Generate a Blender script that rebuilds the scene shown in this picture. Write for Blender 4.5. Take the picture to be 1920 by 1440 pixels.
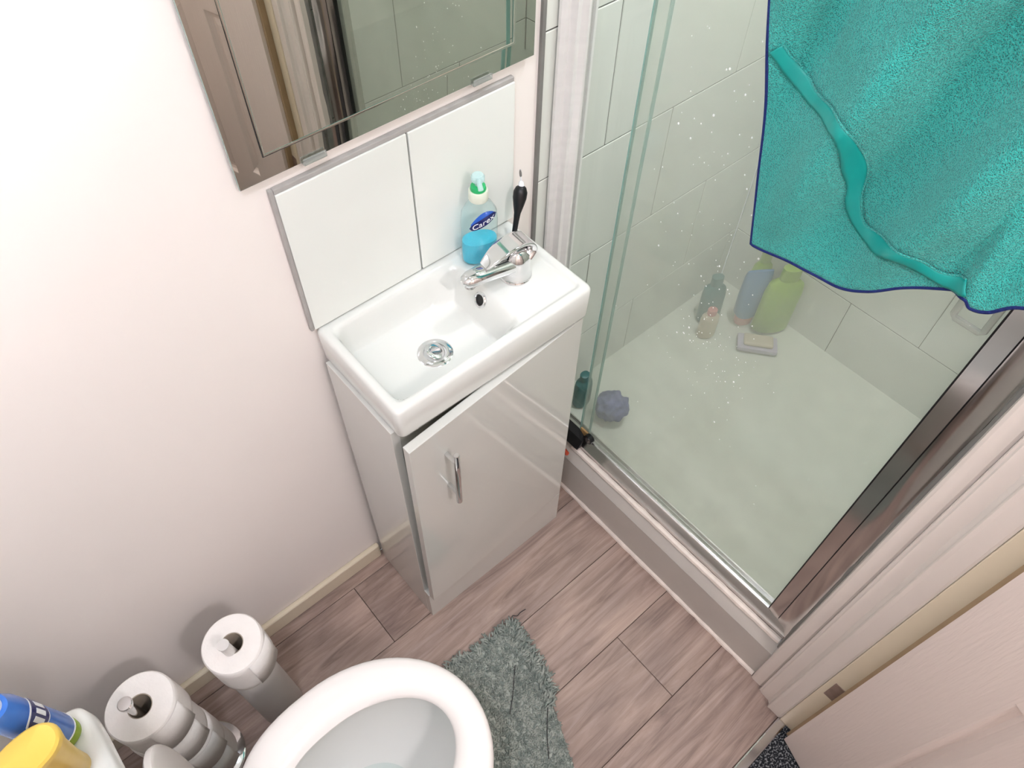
import bpy, bmesh, math, random
from mathutils import Vector, Matrix, noise as mnoise
random.seed(7)
PI = math.pi
for o in list(bpy.data.objects):
    bpy.data.objects.remove(o, do_unlink=True)
scene = bpy.context.scene
COL = scene.collection

# ------------------------------------------------------------------ camera
CAM = Vector((-0.2782, -0.7821, 1.7455))
YAW, PITCH, ROLL, FPX = 0.7304, 0.9360, 0.0229, 1409.0
fw = Vector((math.sin(YAW)*math.cos(PITCH), math.cos(YAW)*math.cos(PITCH), -math.sin(PITCH)))
r0 = Vector((math.cos(YAW), -math.sin(YAW), 0)); u0 = r0.cross(fw)
rt = r0*math.cos(ROLL) + u0*math.sin(ROLL); up = rt.cross(fw)
cd = bpy.data.cameras.new('camera'); cam = bpy.data.objects.new('camera', cd); COL.objects.link(cam)
cd.sensor_fit = 'HORIZONTAL'; cd.sensor_width = 36.0; cd.lens = FPX*36.0/1920.0
cd.clip_start = 0.01; cd.clip_end = 50
cam.matrix_world = Matrix(((rt.x, up.x, -fw.x, CAM.x), (rt.y, up.y, -fw.y, CAM.y), (rt.z, up.z, -fw.z, CAM.z), (0, 0, 0, 1)))
scene.camera = cam
# ------------------------------------------------------------------ world, exposure
w = bpy.data.worlds.new('world'); scene.world = w; w.use_nodes = True
w.node_tree.nodes['Background'].inputs[0].default_value = (0.8, 0.85, 0.9, 1)
w.node_tree.nodes['Background'].inputs[1].default_value = 0.3
vs = scene.view_settings
vs.view_transform = 'Standard'; vs.look = 'None'; vs.gamma = 1.0; vs.use_curve_mapping = False
vs.exposure = 1.0
LAMP_POS = (0.20, -0.46); LAMP_POWER = 4.6; TOILET_FILL_POWER = 46.0
HALL_FILL_POWER = 62.0; SHOWER_FILL_POWER = 235.0

# ------------------------------------------------------------------ materials
def lin(c):
    return tuple((x/12.92 if x <= 0.04045 else ((x+0.055)/1.055)**2.4) for x in (v/255.0 for v in c))
class NT:
    def __init__(s, name):
        s.m = bpy.data.materials.new(name); s.m.use_nodes = True
        s.t = s.m.node_tree; s.n = s.t.nodes; s.l = s.t.links
        s.b = s.n['Principled BSDF']; s.out = s.n['Material Output']
    def add(s, typ, **kw):
        nd = s.n.new(typ)
        for k, v in kw.items(): setattr(nd, k, v)
        return nd
    def link(s, a, b): s.l.new(a, b)
def _set(b, rough, metal, spec, coat, ior, trans, sheen):
    b.inputs['Roughness'].default_value = rough; b.inputs['Metallic'].default_value = metal
    b.inputs['Specular IOR Level'].default_value = spec; b.inputs['Coat Weight'].default_value = coat
    b.inputs['IOR'].default_value = ior; b.inputs['Transmission Weight'].default_value = trans
    b.inputs['Sheen Weight'].default_value = sheen
def mat(name, rgb, rough=0.5, metal=0.0, spec=0.5, coat=0.0, ior=1.45, trans=0.0, sheen=0.0,
        var=0.04, vscale=6.0, bump=0.0, bscale=80.0, stretch=(1, 1, 1), rgb2=None, detail=3.0, alpha=1.0):
    """procedural principled material: noise-varied colour and optional fine bump"""
    t = NT(name); b = t.b; _set(b, rough, metal, spec, coat, ior, trans, sheen)
    b.inputs['Alpha'].default_value = alpha
    c = lin(rgb); c2 = lin(rgb2) if rgb2 else tuple(max(0, x*(1-var)) for x in c)
    co = t.add('ShaderNodeTexCoord'); mp = t.add('ShaderNodeMapping'); mp.inputs['Scale'].default_value = stretch
    t.link(co.outputs['Object'], mp.inputs['Vector'])
    nz = t.add('ShaderNodeTexNoise'); nz.inputs['Scale'].default_value = vscale; nz.inputs['Detail'].default_value = detail
    t.link(mp.outputs['Vector'], nz.inputs['Vector'])
    rp = t.add('ShaderNodeValToRGB'); rp.color_ramp.elements[0].position = 0.35; rp.color_ramp.elements[1].position = 0.65
    rp.color_ramp.elements[0].color = (*c2, 1); rp.color_ramp.elements[1].color = (*c, 1)
    t.link(nz.outputs['Fac'], rp.inputs['Fac']); t.link(rp.outputs['Color'], b.inputs['Base Color'])
    if bump:
        n2 = t.add('ShaderNodeTexNoise'); n2.inputs['Scale'].default_value = bscale; n2.inputs['Detail'].default_value = 2
        t.link(mp.outputs['Vector'], n2.inputs['Vector'])
        bp = t.add('ShaderNodeBump'); bp.inputs['Strength'].default_value = bump; bp.inputs['Distance'].default_value = 0.002
        t.link(n2.outputs['Fac'], bp.inputs['Height']); t.link(bp.outputs['Normal'], b.inputs['Normal'])
    return t.m
def emit(name, rgb, strength):
    t = NT(name); e = t.add('ShaderNodeEmission'); e.inputs[0].default_value = (*lin(rgb), 1); e.inputs[1].default_value = strength
    t.link(e.outputs[0], t.out.inputs['Surface']); return t.m
def wood(name):
    t = NT(name); b = t.b; _set(b, 0.42, 0, 0.45, 0, 1.45, 0, 0)
    oi = t.add('ShaderNodeObjectInfo'); co = t.add('ShaderNodeTexCoord')
    ad = t.add('ShaderNodeVectorMath', operation='ADD'); sc = t.add('ShaderNodeVectorMath', operation='SCALE')
    sc.inputs[0].default_value = (3.1, 7.7, 5.3); t.link(oi.outputs['Random'], sc.inputs['Scale'])
    t.link(co.outputs['Object'], ad.inputs[0]); t.link(sc.outputs[0], ad.inputs[1])
    mp = t.add('ShaderNodeMapping'); mp.inputs['Scale'].default_value = (2.0, 24, 8); t.link(ad.outputs[0], mp.inputs['Vector'])
    n1 = t.add('ShaderNodeTexNoise'); n1.inputs['Scale'].default_value = 1.6; n1.inputs['Detail'].default_value = 6; n1.inputs['Roughness'].default_value = 0.65
    n1.inputs['Distortion'].default_value = 1.3
    t.link(mp.outputs['Vector'], n1.inputs['Vector'])
    r1 = t.add('ShaderNodeValToRGB'); e = r1.color_ramp.elements
    e[0].position = 0.28; e[0].color = (*lin((132, 112, 104)), 1); e[1].position = 0.72; e[1].color = (*lin((196, 174, 163)), 1)
    m = r1.color_ramp.elements.new(0.5); m.color = (*lin((172, 149, 138)), 1)
    t.link(n1.outputs['Fac'], r1.inputs['Fac'])
    mp2 = t.add('ShaderNodeMapping'); mp2.inputs['Scale'].default_value = (3.5, 11, 4); t.link(ad.outputs[0], mp2.inputs['Vector'])
    n2 = t.add('ShaderNodeTexNoise'); n2.inputs['Scale'].default_value = 1.5; n2.inputs['Detail'].default_value = 3; n2.inputs['Distortion'].default_value = 0.6
    t.link(mp2.outputs['Vector'], n2.inputs['Vector'])
    r2 = t.add('ShaderNodeValToRGB'); r2.color_ramp.elements[0].position = 0.35; r2.color_ramp.elements[1].position = 0.7
    r2.color_ramp.elements[0].color = (0.72, 0.7, 0.7, 1); r2.color_ramp.elements[1].color = (1, 0.98, 0.94, 1)
    t.link(n2.outputs['Fac'], r2.inputs['Fac'])
    mx = t.add('ShaderNodeMix', data_type='RGBA', blend_type='MULTIPLY'); mx.inputs['Factor'].default_value = 0.85
    t.link(r1.outputs['Color'], mx.inputs['A']); t.link(r2.outputs['Color'], mx.inputs['B'])
    hs = t.add('ShaderNodeHueSaturation'); hs.inputs['Saturation'].default_value = 0.95
    mr = t.add('ShaderNodeMapRange'); mr.inputs['To Min'].default_value = 0.92; mr.inputs['To Max'].default_value = 1.1
    t.link(oi.outputs['Random'], mr.inputs['Value']); t.link(mr.outputs['Result'], hs.inputs['Value'])
    t.link(mx.outputs['Result'], hs.inputs['Color']); t.link(hs.outputs['Color'], b.inputs['Base Color'])
    bp = t.add('ShaderNodeBump'); bp.inputs['Strength'].default_value = 0.15; bp.inputs['Distance'].default_value = 0.001
    t.link(n1.outputs['Fac'], bp.inputs['Height']); t.link(bp.outputs['Normal'], b.inputs['Normal'])
    return t.m
def rim(t, f0, f1):
    """Schlick reflectance, the same for both faces of a pane"""
    lw = t.add('ShaderNodeLayerWeight'); lw.inputs['Blend'].default_value = 0.5
    pw = t.add('ShaderNodeMath', operation='POWER'); pw.inputs[1].default_value = 5; t.link(lw.outputs['Facing'], pw.inputs[0])
    ma = t.add('ShaderNodeMath', operation='MULTIPLY_ADD'); ma.inputs[1].default_value = f1; ma.inputs[2].default_value = f0
    t.link(pw.outputs[0], ma.inputs[0]); return ma.outputs[0]
def steamed_glass(name, haze, tint):
    t = NT(name)
    tr = t.add('ShaderNodeBsdfTransparent'); tr.inputs[0].default_value = (*tint, 1)
    gl = t.add('ShaderNodeBsdfGlossy'); gl.inputs['Roughness'].default_value = 0.03; gl.inputs[0].default_value = (0.9, 0.95, 0.93, 1)
    m1 = t.add('ShaderNodeMixShader'); t.link(rim(t, 0.02, 0.8), m1.inputs[0]); t.link(tr.outputs[0], m1.inputs[1]); t.link(gl.outputs[0], m1.inputs[2])
    df = t.add('ShaderNodeBsdfDiffuse'); df.inputs[0].default_value = (0.62, 0.65, 0.58, 1)
    tl = t.add('ShaderNodeBsdfTranslucent'); tl.inputs[0].default_value = (0.62, 0.65, 0.58, 1)
    m2 = t.add('ShaderNodeMixShader'); m2.inputs[0].default_value = 0.5
    t.link(df.outputs[0], m2.inputs[1]); t.link(tl.outputs[0], m2.inputs[2])
    co = t.add('ShaderNodeTexCoord'); nz = t.add('ShaderNodeTexNoise'); nz.inputs['Scale'].default_value = 5; nz.inputs['Detail'].default_value = 4
    t.link(co.outputs['Object'], nz.inputs['Vector'])
    mr = t.add('ShaderNodeMapRange'); mr.inputs['From Min'].default_value = 0.3; mr.inputs['From Max'].default_value = 0.7
    mr.inputs['To Min'].default_value = haze*0.75; mr.inputs['To Max'].default_value = haze*1.25
    t.link(nz.outputs['Fac'], mr.inputs['Value'])
    m3 = t.add('ShaderNodeMixShader'); t.link(mr.outputs['Result'], m3.inputs[0]); t.link(m1.outputs[0], m3.inputs[1]); t.link(m2.outputs[0], m3.inputs[2])
    t.link(m3.outputs[0], t.out.inputs['Surface']); return t.m
def clear_plastic(name, tint, gloss=0.06, body=0.12, body_rgb=(0.7, 0.85, 0.85)):
    t = NT(name)
    tr = t.add('ShaderNodeBsdfTransparent'); tr.inputs[0].default_value = (*tint, 1)
    gl = t.add('ShaderNodeBsdfGlossy'); gl.inputs['Roughness'].default_value = 0.06
    m1 = t.add('ShaderNodeMixShader'); t.link(rim(t, 0.04, 0.8), m1.inputs[0]); t.link(tr.outputs[0], m1.inputs[1]); t.link(gl.outputs[0], m1.inputs[2])
    df = t.add('ShaderNodeBsdfDiffuse'); df.inputs[0].default_value = (*body_rgb, 1)
    nz = t.add('ShaderNodeTexNoise'); nz.inputs['Scale'].default_value = 30
    mr = t.add('ShaderNodeMapRange'); mr.inputs['To Min'].default_value = body*0.8; mr.inputs['To Max'].default_value = body*1.2
    t.link(nz.outputs['Fac'], mr.inputs['Value'])
    m2 = t.add('ShaderNodeMixShader'); t.link(mr.outputs['Result'], m2.inputs[0]); t.link(m1.outputs[0], m2.inputs[1]); t.link(df.outputs[0], m2.inputs[2])
    t.link(m2.outputs[0], t.out.inputs['Surface']); return t.m
def terry(name):
    t = NT(name); b = t.b; _set(b, 0.95, 0, 0.1, 0, 1.45, 0, 0.25)
    co = t.add('ShaderNodeTexCoord')
    n1 = t.add('ShaderNodeTexNoise'); n1.inputs['Scale'].default_value = 900; n1.inputs['Detail'].default_value = 2
    t.link(co.outputs['Object'], n1.inputs['Vector'])
    wv = t.add('ShaderNodeTexVoronoi'); wv.inputs['Scale'].default_value = 700; t.link(co.outputs['Object'], wv.inputs['Vector'])
    ad = t.add('ShaderNodeMath', operation='ADD'); t.link(n1.outputs['Fac'], ad.inputs[0]); t.link(wv.outputs['Distance'], ad.inputs[1])
    rp = t.add('ShaderNodeValToRGB'); e = rp.color_ramp.elements
    e[0].position = 0.55; e[0].color = (*lin((6, 96, 96)), 1); e[1].position = 1.1 if False else 1.0; e[1].color = (*lin((64, 188, 178)), 1)
    mm = e.new(0.75); mm.color = (*lin((16, 138, 132)), 1)
    t.link(ad.outputs[0], rp.inputs['Fac']); t.link(rp.outputs['Color'], b.inputs['Base Color'])
    bp = t.add('ShaderNodeBump'); bp.inputs['Strength'].default_value = 0.8; bp.inputs['Distance'].default_value = 0.0025
    t.link(ad.outputs[0], bp.inputs['Height']); t.link(bp.outputs['Normal'], b.inputs['Normal']); return t.m
def speckle(name, dark, light, scale, pos=0.6):
    t = NT(name); b = t.b; _set(b, 0.95, 0, 0.1, 0, 1.45, 0, 0)
    co = t.add('ShaderNodeTexCoord'); nz = t.add('ShaderNodeTexNoise'); nz.inputs['Scale'].default_value = scale; nz.inputs['Detail'].default_value = 3
    t.link(co.outputs['Object'], nz.inputs['Vector'])
    rp = t.add('ShaderNodeValToRGB'); e = rp.color_ramp.elements
    e[0].position = pos-0.06; e[0].color = (*lin(dark), 1); e[1].position = pos+0.06; e[1].color = (*lin(light), 1)
    t.link(nz.outputs['Fac'], rp.inputs['Fac']); t.link(rp.outputs['Color'], b.inputs['Base Color'])
    bp = t.add('ShaderNodeBump'); bp.inputs['Strength'].default_value = 0.7; bp.inputs['Distance'].default_value = 0.004
    t.link(nz.outputs['Fac'], bp.inputs['Height']); t.link(bp.outputs['Normal'], b.inputs['Normal']); return t.m

M = {}
M['paint'] = mat('wall_paint', (246, 238, 232), 0.6, spec=0.3, var=0.015, vscale=3, bump=0.03, bscale=220)
M['ceiling'] = mat('ceiling_paint', (244, 240, 235), 0.8, var=0.01)
M['tile'] = mat('glazed_tile', (226, 228, 220), 0.16, spec=0.5, var=0.02, vscale=2.5, bump=0.02, bscale=14)
M['splash_tile'] = mat('splash_tile_glaze', (236, 238, 232), 0.13, var=0.015, vscale=4, bump=0.015, bscale=14)
M['grout'] = mat('grout_grey', (112, 110, 104), 0.9, var=0.15, vscale=60)
M['plank'] = wood('laminate_oak')
M['gap'] = mat('floor_gap', (70, 55, 48), 0.9)
M['cream_gloss'] = mat('cream_gloss_paint', (226, 214, 190), 0.3, var=0.03, vscale=9)
M['white_gloss'] = mat('white_gloss_paint', (232, 222, 214), 0.28, var=0.02, vscale=7)
M['lining'] = mat('yellowed_gloss_paint', (236, 222, 196), 0.3, var=0.04, vscale=6)
M['door'] = mat('door_woodgrain_paint', (228, 214, 206), 0.45, var=0.02, vscale=4, bump=0.35, bscale=26, stretch=(9, 9, 0.8))
M['lipping'] = mat('bare_door_edge', (176, 150, 118), 0.6, var=0.1, vscale=20)
M['ceramic'] = mat('white_ceramic', (226, 227, 222), 0.09, coat=0.3, var=0.01)
M['pan'] = mat('toilet_ceramic', (232, 232, 228), 0.1, coat=0.3, var=0.01)
M['seat'] = mat('seat_plastic', (250, 245, 241), 0.16, var=0.01)
M['cabinet'] = mat('white_gloss_laminate', (212, 212, 206), 0.055, coat=0.5, var=0.015)
M['cabinet_in'] = mat('cabinet_edge_grey', (176, 176, 166), 0.6)
M['chrome'] = mat('chrome', (225, 225, 226), 0.07, 1.0, var=0.03, vscale=20)
M['brushed'] = mat('satin_aluminium', (205, 202, 200), 0.22, 1.0, var=0.08, vscale=10, stretch=(1, 1, 8))
M['pale_metal'] = mat('pale_anodised_metal', (238, 235, 232), 0.3, 0.15, var=0.04, vscale=10, stretch=(1, 1, 8))
M['polished'] = mat('polished_aluminium', (196, 192, 190), 0.13, 1.0, var=0.08, vscale=14)
M['mirror'] = mat('mirror_silver', (214, 216, 208), 0.0, 1.0, var=0.0)
M['mirror_edge'] = mat('mirror_glass_edge', (150, 166, 158), 0.1)
M['glass'] = steamed_glass('steamed_glass', 0.25, (0.975, 0.985, 0.975))
M['glass2'] = steamed_glass('lightly_steamed_glass', 0.05, (0.97, 0.985, 0.98))
M['glass_edge'] = clear_plastic('green_glass_edge', (0.55, 0.78, 0.74), body=0.35, body_rgb=(0.45, 0.62, 0.60))
M['drop'] = mat('water_drop', (246, 248, 246), 0.02, spec=1.0, var=0.0)  # opaque white stands in for bright reflections in the clear drops
M['clip'] = clear_plastic('clear_clip', (0.85, 0.88, 0.86), body=0.3, body_rgb=(0.6, 0.6, 0.58))
M['edge_trim'] = mat('pale_tile_edge', (176, 172, 168), 0.5, var=0.12, vscale=40)
M['sealant'] = mat('white_sealant', (236, 224, 214), 0.5, var=0.12, vscale=40)
M['rust'] = mat('mould_stained_sealant', (190, 150, 96), 0.7, rgb2=(150, 120, 80), vscale=30)
M['trim'] = mat('grey_trim', (128, 126, 122), 0.45, var=0.1, vscale=30)
M['tray'] = mat('shower_tray_stone_resin', (218, 221, 207), 0.3, var=0.03, vscale=5)
M['riser'] = mat('tray_riser_grey', (200, 194, 187), 0.35, var=0.06, vscale=8)
M['towel'] = terry('teal_microfibre')
M['ribbon'] = mat('satin_ribbon', (24, 158, 150), 0.36, var=0.1, vscale=30)
M['stitch'] = mat('navy_stitching', (20, 38, 108), 0.8, var=0.3, vscale=300, bump=0.5, bscale=600)
M['paper'] = mat('toilet_paper', (253, 248, 243), 0.95, spec=0.1, var=0.03, vscale=40, bump=0.25, bscale=260)
M['core'] = mat('cardboard_core', (178, 166, 150), 0.95, var=0.06)
M['brush_plastic'] = mat('white_plastic', (226, 222, 218), 0.35, var=0.02)
M['mat'] = speckle('grey_green_chenille', (128, 138, 132), (170, 176, 168), 90, 0.5)
M['tuft'] = mat('chenille_tuft', (168, 174, 166), 0.95, spec=0.1, rgb2=(124, 134, 128), vscale=60)
M['thread'] = mat('dark_thread', (50, 48, 50), 0.9)
M['carpet'] = speckle('charcoal_carpet', (34, 36, 40), (132, 134, 136), 240, 0.56)
M['black'] = mat('black_rubber', (18, 17, 20), 0.4, var=0.2)
M['red'] = mat('orange_red_plastic', (190, 74, 48), 0.4, var=0.1)
M['hinge'] = mat('dull_steel_hinge', (158, 134, 122), 0.5, 0.2, var=0.2, vscale=80)
M['clear'] = clear_plastic('clear_bottle', (0.93, 0.98, 0.975), body=0.07)
M['aqua'] = clear_plastic('aqua_soap', (0.35, 0.85, 0.95), body=0.6, body_rgb=(0.06, 0.72, 0.95))
M['label_blue'] = mat('label_royal_blue', (40, 104, 205), 0.3, rgb2=(34, 74, 178), vscale=20)
M['label_navy'] = mat('label_navy', (22, 28, 96), 0.3)
M['print_white'] = mat('white_print', (240, 242, 246), 0.4)
M['green_ring'] = mat('green_collar', (44, 186, 112), 0.35)
M['pump'] = clear_plastic('frosted_pump', (0.8, 0.95, 0.95), body=0.45, body_rgb=(0.75, 0.9, 0.9))
M['cap_white'] = mat('cream_cap', (226, 230, 214), 0.4)
M['bottle_blue'] = mat('blue_sleeve', (74, 132, 214), 0.25, rgb2=(44, 96, 180), vscale=12)
M['lime'] = clear_plastic('lime_liquid', (0.7, 0.85, 0.3), body=0.7, body_rgb=(0.40, 0.55, 0.08))
M['yellow'] = mat('yellow_plastic', (240, 208, 104), 0.35, rgb2=(232, 192, 84), vscale=8)
M['purple'] = clear_plastic('mauve_bottle', (0.8, 0.68, 0.75), body=0.55, body_rgb=(0.40, 0.25, 0.30))
M['shower_blue'] = mat('shampoo_blue', (46, 116, 170), 0.35, var=0.2)
M['shower_green'] = mat('shower_gel_lime', (150, 190, 40), 0.35, var=0.2)
M['shower_teal'] = mat('conditioner_teal', (44, 110, 110), 0.35, var=0.2)
M['shower_beige'] = mat('lotion_beige', (206, 190, 168), 0.4)
M['pink'] = mat('pink_cap', (206, 120, 116), 0.4)
M['lilac'] = mat('soap_lilac', (196, 186, 204), 0.4)
M['puff'] = mat('blue_puff', (124, 128, 168), 0.9, var=0.3, vscale=80)
M['lamp'] = emit('lamp_glow', (230, 239, 255), LAMP_POWER)
M['hall_fill'] = emit('hall_fill_glow', (252, 245, 248), HALL_FILL_POWER)
M['shower_fill'] = emit('shower_fill_glow', (250, 248, 255), SHOWER_FILL_POWER)
M['toilet_fill'] = emit('toilet_fill_glow', (232, 240, 255), TOILET_FILL_POWER)
M['lamp_base'] = mat('lamp_base_white', (235, 235, 232), 0.4)

# ------------------------------------------------------------------ mesh helpers (all coordinates are world metres)
def wloc(o):
    v = Vector((0, 0, 0))
    while o is not None:
        v += o.location; o = o.parent
    return v
def build(name, bm, m, parent=None, smooth=False, origin=None):
    """link one bmesh as one object; its origin is the parent's (or 'origin')"""
    off = wloc(parent) if parent else Vector((0, 0, 0))
    if origin is not None and not parent: off = Vector(origin)
    if off.length > 0: bmesh.ops.translate(bm, vec=-off, verts=bm.verts)
    bmesh.ops.recalc_face_normals(bm, faces=bm.faces)
    me = bpy.data.meshes.new(name); bm.to_mesh(me); bm.free()
    ms = m if isinstance(m, (list, tuple)) else [m]
    for x in ms: me.materials.append(M[x])
    if smooth:
        for p in me.polygons: p.use_smooth = True
        if smooth != 'all': me.set_sharp_from_angle(angle=math.radians(40))
    o = bpy.data.objects.new(name, me); COL.objects.link(o)
    if parent: o.parent = parent
    elif origin is not None: o.location = origin
    return o
def thing(name, label, cat, loc, group=None):
    o = bpy.data.objects.new(name, None); COL.objects.link(o); o.location = loc
    o.empty_display_size = 0.05
    return tag(o, label, cat, group)
def tag(o, label, cat, group=None):
    o['label'] = label; o['category'] = cat
    if group: o['group'] = group
    return o
def struct(o, label=None, cat=None):
    o['kind'] = 'structure'
    if label: o['label'] = label
    if cat: o['category'] = cat
    return o
def box(bm, x0, x1, y0, y1, z0, z1, bev=0.0, seg=2):
    r = bmesh.ops.create_cube(bm, size=1.0)['verts']
    for v in r:
        v.co = Vector((x0+(v.co.x+.5)*(x1-x0), y0+(v.co.y+.5)*(y1-y0), z0+(v.co.z+.5)*(z1-z0)))
    if bev > 0:
        es = list({e for v in r for e in v.link_edges})
        bmesh.ops.bevel(bm, geom=es, offset=bev, segments=seg, affect='EDGES', profile=0.6)
    return bm
def B(*a, **k): return box(bmesh.new(), *a, **k)
def loft(bm, rings, closed=True, cap0=True, cap1=True, wrap=False):
    vr = [[bm.verts.new(p) for p in ring] for ring in rings]
    n = len(vr[0]); R = len(vr)
    for i in range(R if wrap else R-1):
        a, b = vr[i], vr[(i+1) % R]
        for j in range(n if closed else n-1):
            k = (j+1) % n
            try: bm.faces.new((a[j], a[k], b[k], b[j]))
            except ValueError: pass
    if not wrap and cap0: bm.faces.new(vr[0][::-1])
    if not wrap and cap1: bm.faces.new(vr[-1])
    return bm
def ring(c, rx, ry, z, n=32, rot=0.0, pw=2.0, dx=0, dy=0):
    pts = []
    for i in range(n):
        a = 2*PI*i/n; ca, sa = math.cos(a), math.sin(a)
        x = rx*math.copysign(abs(ca)**(2/pw), ca); y = ry*math.copysign(abs(sa)**(2/pw), sa)
        pts.append(Vector((c[0]+dx+x*math.cos(rot)-y*math.sin(rot), c[1]+dy+x*math.sin(rot)+y*math.cos(rot), z)))
    return pts
def lathe(bm, c, prof, n=32, cap0=True, cap1=True):
    return loft(bm, [ring(c, max(r, 1e-4), max(r, 1e-4), c[2]+z, n) for r, z in prof], cap0=cap0, cap1=cap1)
def ovals(bm, c, prof, n=32, rot=0.0, pw=2.3):
    return loft(bm, [ring(c, a, b, c[2]+z, n, rot, pw) for a, b, z in prof])
def tube(bm, pts, rad, n=10, flat=None):
    pts = [Vector(p) for p in pts]; rings = []
    rs = rad if isinstance(rad, (list, tuple)) else [rad]*len(pts)
    prev = None
    for i, p in enumerate(pts):
        t = (pts[min(i+1, len(pts)-1)]-pts[max(i-1, 0)]).normalized()
        ref = prev if prev is not None else (Vector((0, 0, 1)) if abs(t.z) < 0.9 else Vector((1, 0, 0)))
        u = (ref - t*ref.dot(t)).normalized(); v = t.cross(u); prev = u
        fx, fy = flat if flat else (1, 1)
        rings.append([p + u*(rs[i]*fx*math.cos(2*PI*k/n)) + v*(rs[i]*fy*math.sin(2*PI*k/n)) for k in range(n)])
    return loft(bm, rings)
def spline(pts, k=6):
    pts = [Vector(p) for p in pts]; out = []
    for i in range(len(pts)-1):
        p0, p1, p2, p3 = pts[max(i-1, 0)], pts[i], pts[i+1], pts[min(i+2, len(pts)-1)]
        for j in range(k):
            t = j/k
            out.append(0.5*((2*p1)+(p2-p0)*t+(2*p0-5*p1+4*p2-p3)*t*t+(3*p1-p0-3*p2+p3)*t**3))
    out.append(pts[-1]); return out
def prism_z(bm, poly, z0, z1):
    return loft(bm, [[Vector((x, y, z0)) for x, y in poly], [Vector((x, y, z1)) for x, y in poly]])
def text_bm(txt, size, origin, right, upv, shear=0.0, extrude=0.0004):
    cu = bpy.data.curves.new('tmp_text', 'FONT'); cu.body = txt; cu.size = size; cu.shear = shear
    cu.align_x = 'CENTER'; cu.align_y = 'CENTER'; cu.extrude = extrude; cu.resolution_u = 3
    ob = bpy.data.objects.new('tmp_text', cu); COL.objects.link(ob)
    me = bpy.data.meshes.new_from_object(ob.evaluated_get(bpy.context.evaluated_depsgraph_get()))
    bm = bmesh.new(); bm.from_mesh(me); bpy.data.objects.remove(ob); bpy.data.meshes.remove(me); bpy.data.curves.remove(cu)
    r = Vector(right).normalized(); u = Vector(upv).normalized(); nn = r.cross(u)
    for v in bm.verts: v.co = Vector(origin) + r*v.co.x + u*v.co.y + nn*v.co.z
    return bm

# ================================================================== STRUCTURE
XL, XR, XT = -0.74, 1.25, 0.465          # end wall behind the toilet, shower end wall, edge of the tiling
YN = -0.862                               # doorway wall, room side
YH = -2.10                                # hall far wall
ZC = 2.36
TW, TH = 0.385, 0.2765                    # shower tile pitch
ROW0 = 0.880 - 3*TH                       # a course line falls at z = 0.880

struct(build('wall_back', B(XL-0.1, XT, 0.0, 0.1, 0.0, ZC), 'paint'))
struct(build('wall_left', B(XL-0.1, XL, YH, 0.0, 0.0, ZC), 'paint'))
bm = bmesh.new(); box(bm, XL, -0.345, -0.96, YN, 0, ZC); box(bm, -0.345, 0.437, -0.96, YN, 2.02, ZC)
struct(build('wall_front', bm, 'paint'))
struct(build('ceiling', B(XL-0.1, XR+0.1, YH-0.1, 0.1, ZC, ZC+0.05), 'ceiling'))
struct(build('wall_hall', B(XL, XR+0.1, YH-0.1, YH, 0.0, ZC), 'paint'))
struct(build('wall_hall_right', B(1.15, 1.25, YH, -0.96, 0.0, ZC), 'paint'))
fl = struct(build('floor', B(XL, 0.60, -0.905, 0.0, -0.06, -0.006), 'gap'))
struct(build('floor_hall', B(XL, 1.15, YH, -0.905, -0.06, 0.004), 'carpet'))
# laminate planks, boards run along x
rows = [(0.0, -0.040, [-0.55, 0.2]), (-0.040, -0.207, [-0.107]), (-0.207, -0.3665, [-0.52, 0.9]), (-0.3665, -0.533, [-0.30]),
        (-0.533, -0.704, [0.29]), (-0.704, -0.884, [-0.42])]
for y1, y0, js in rows:
    xs = [XL] + [j for j in js if j < 0.46] + [0.468]
    for a, b in zip(xs[:-1], xs[1:]):
        build('plank', B(a+.0006, b-.0006, y0+.0006, y1-.0006, -0.006, 0.0, bev=0.0007, seg=1), 'plank', fl)
th = build('threshold_strip', B(-0.34, 0.432, -0.905, -0.884, -0.004, 0.006, bev=0.003), 'polished')
struct(th); th.name = 'trim_1'
struct(build('baseboard_back', B(XL, -0.006, -0.014, -0.0002, 0.0, 0.056, bev=0.006, seg=3), 'cream_gloss'))
struct(build('baseboard_left', B(XL+0.0002, XL+0.014, YN, -0.014, 0.0, 0.056, bev=0.006, seg=3), 'cream_gloss'))

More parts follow.
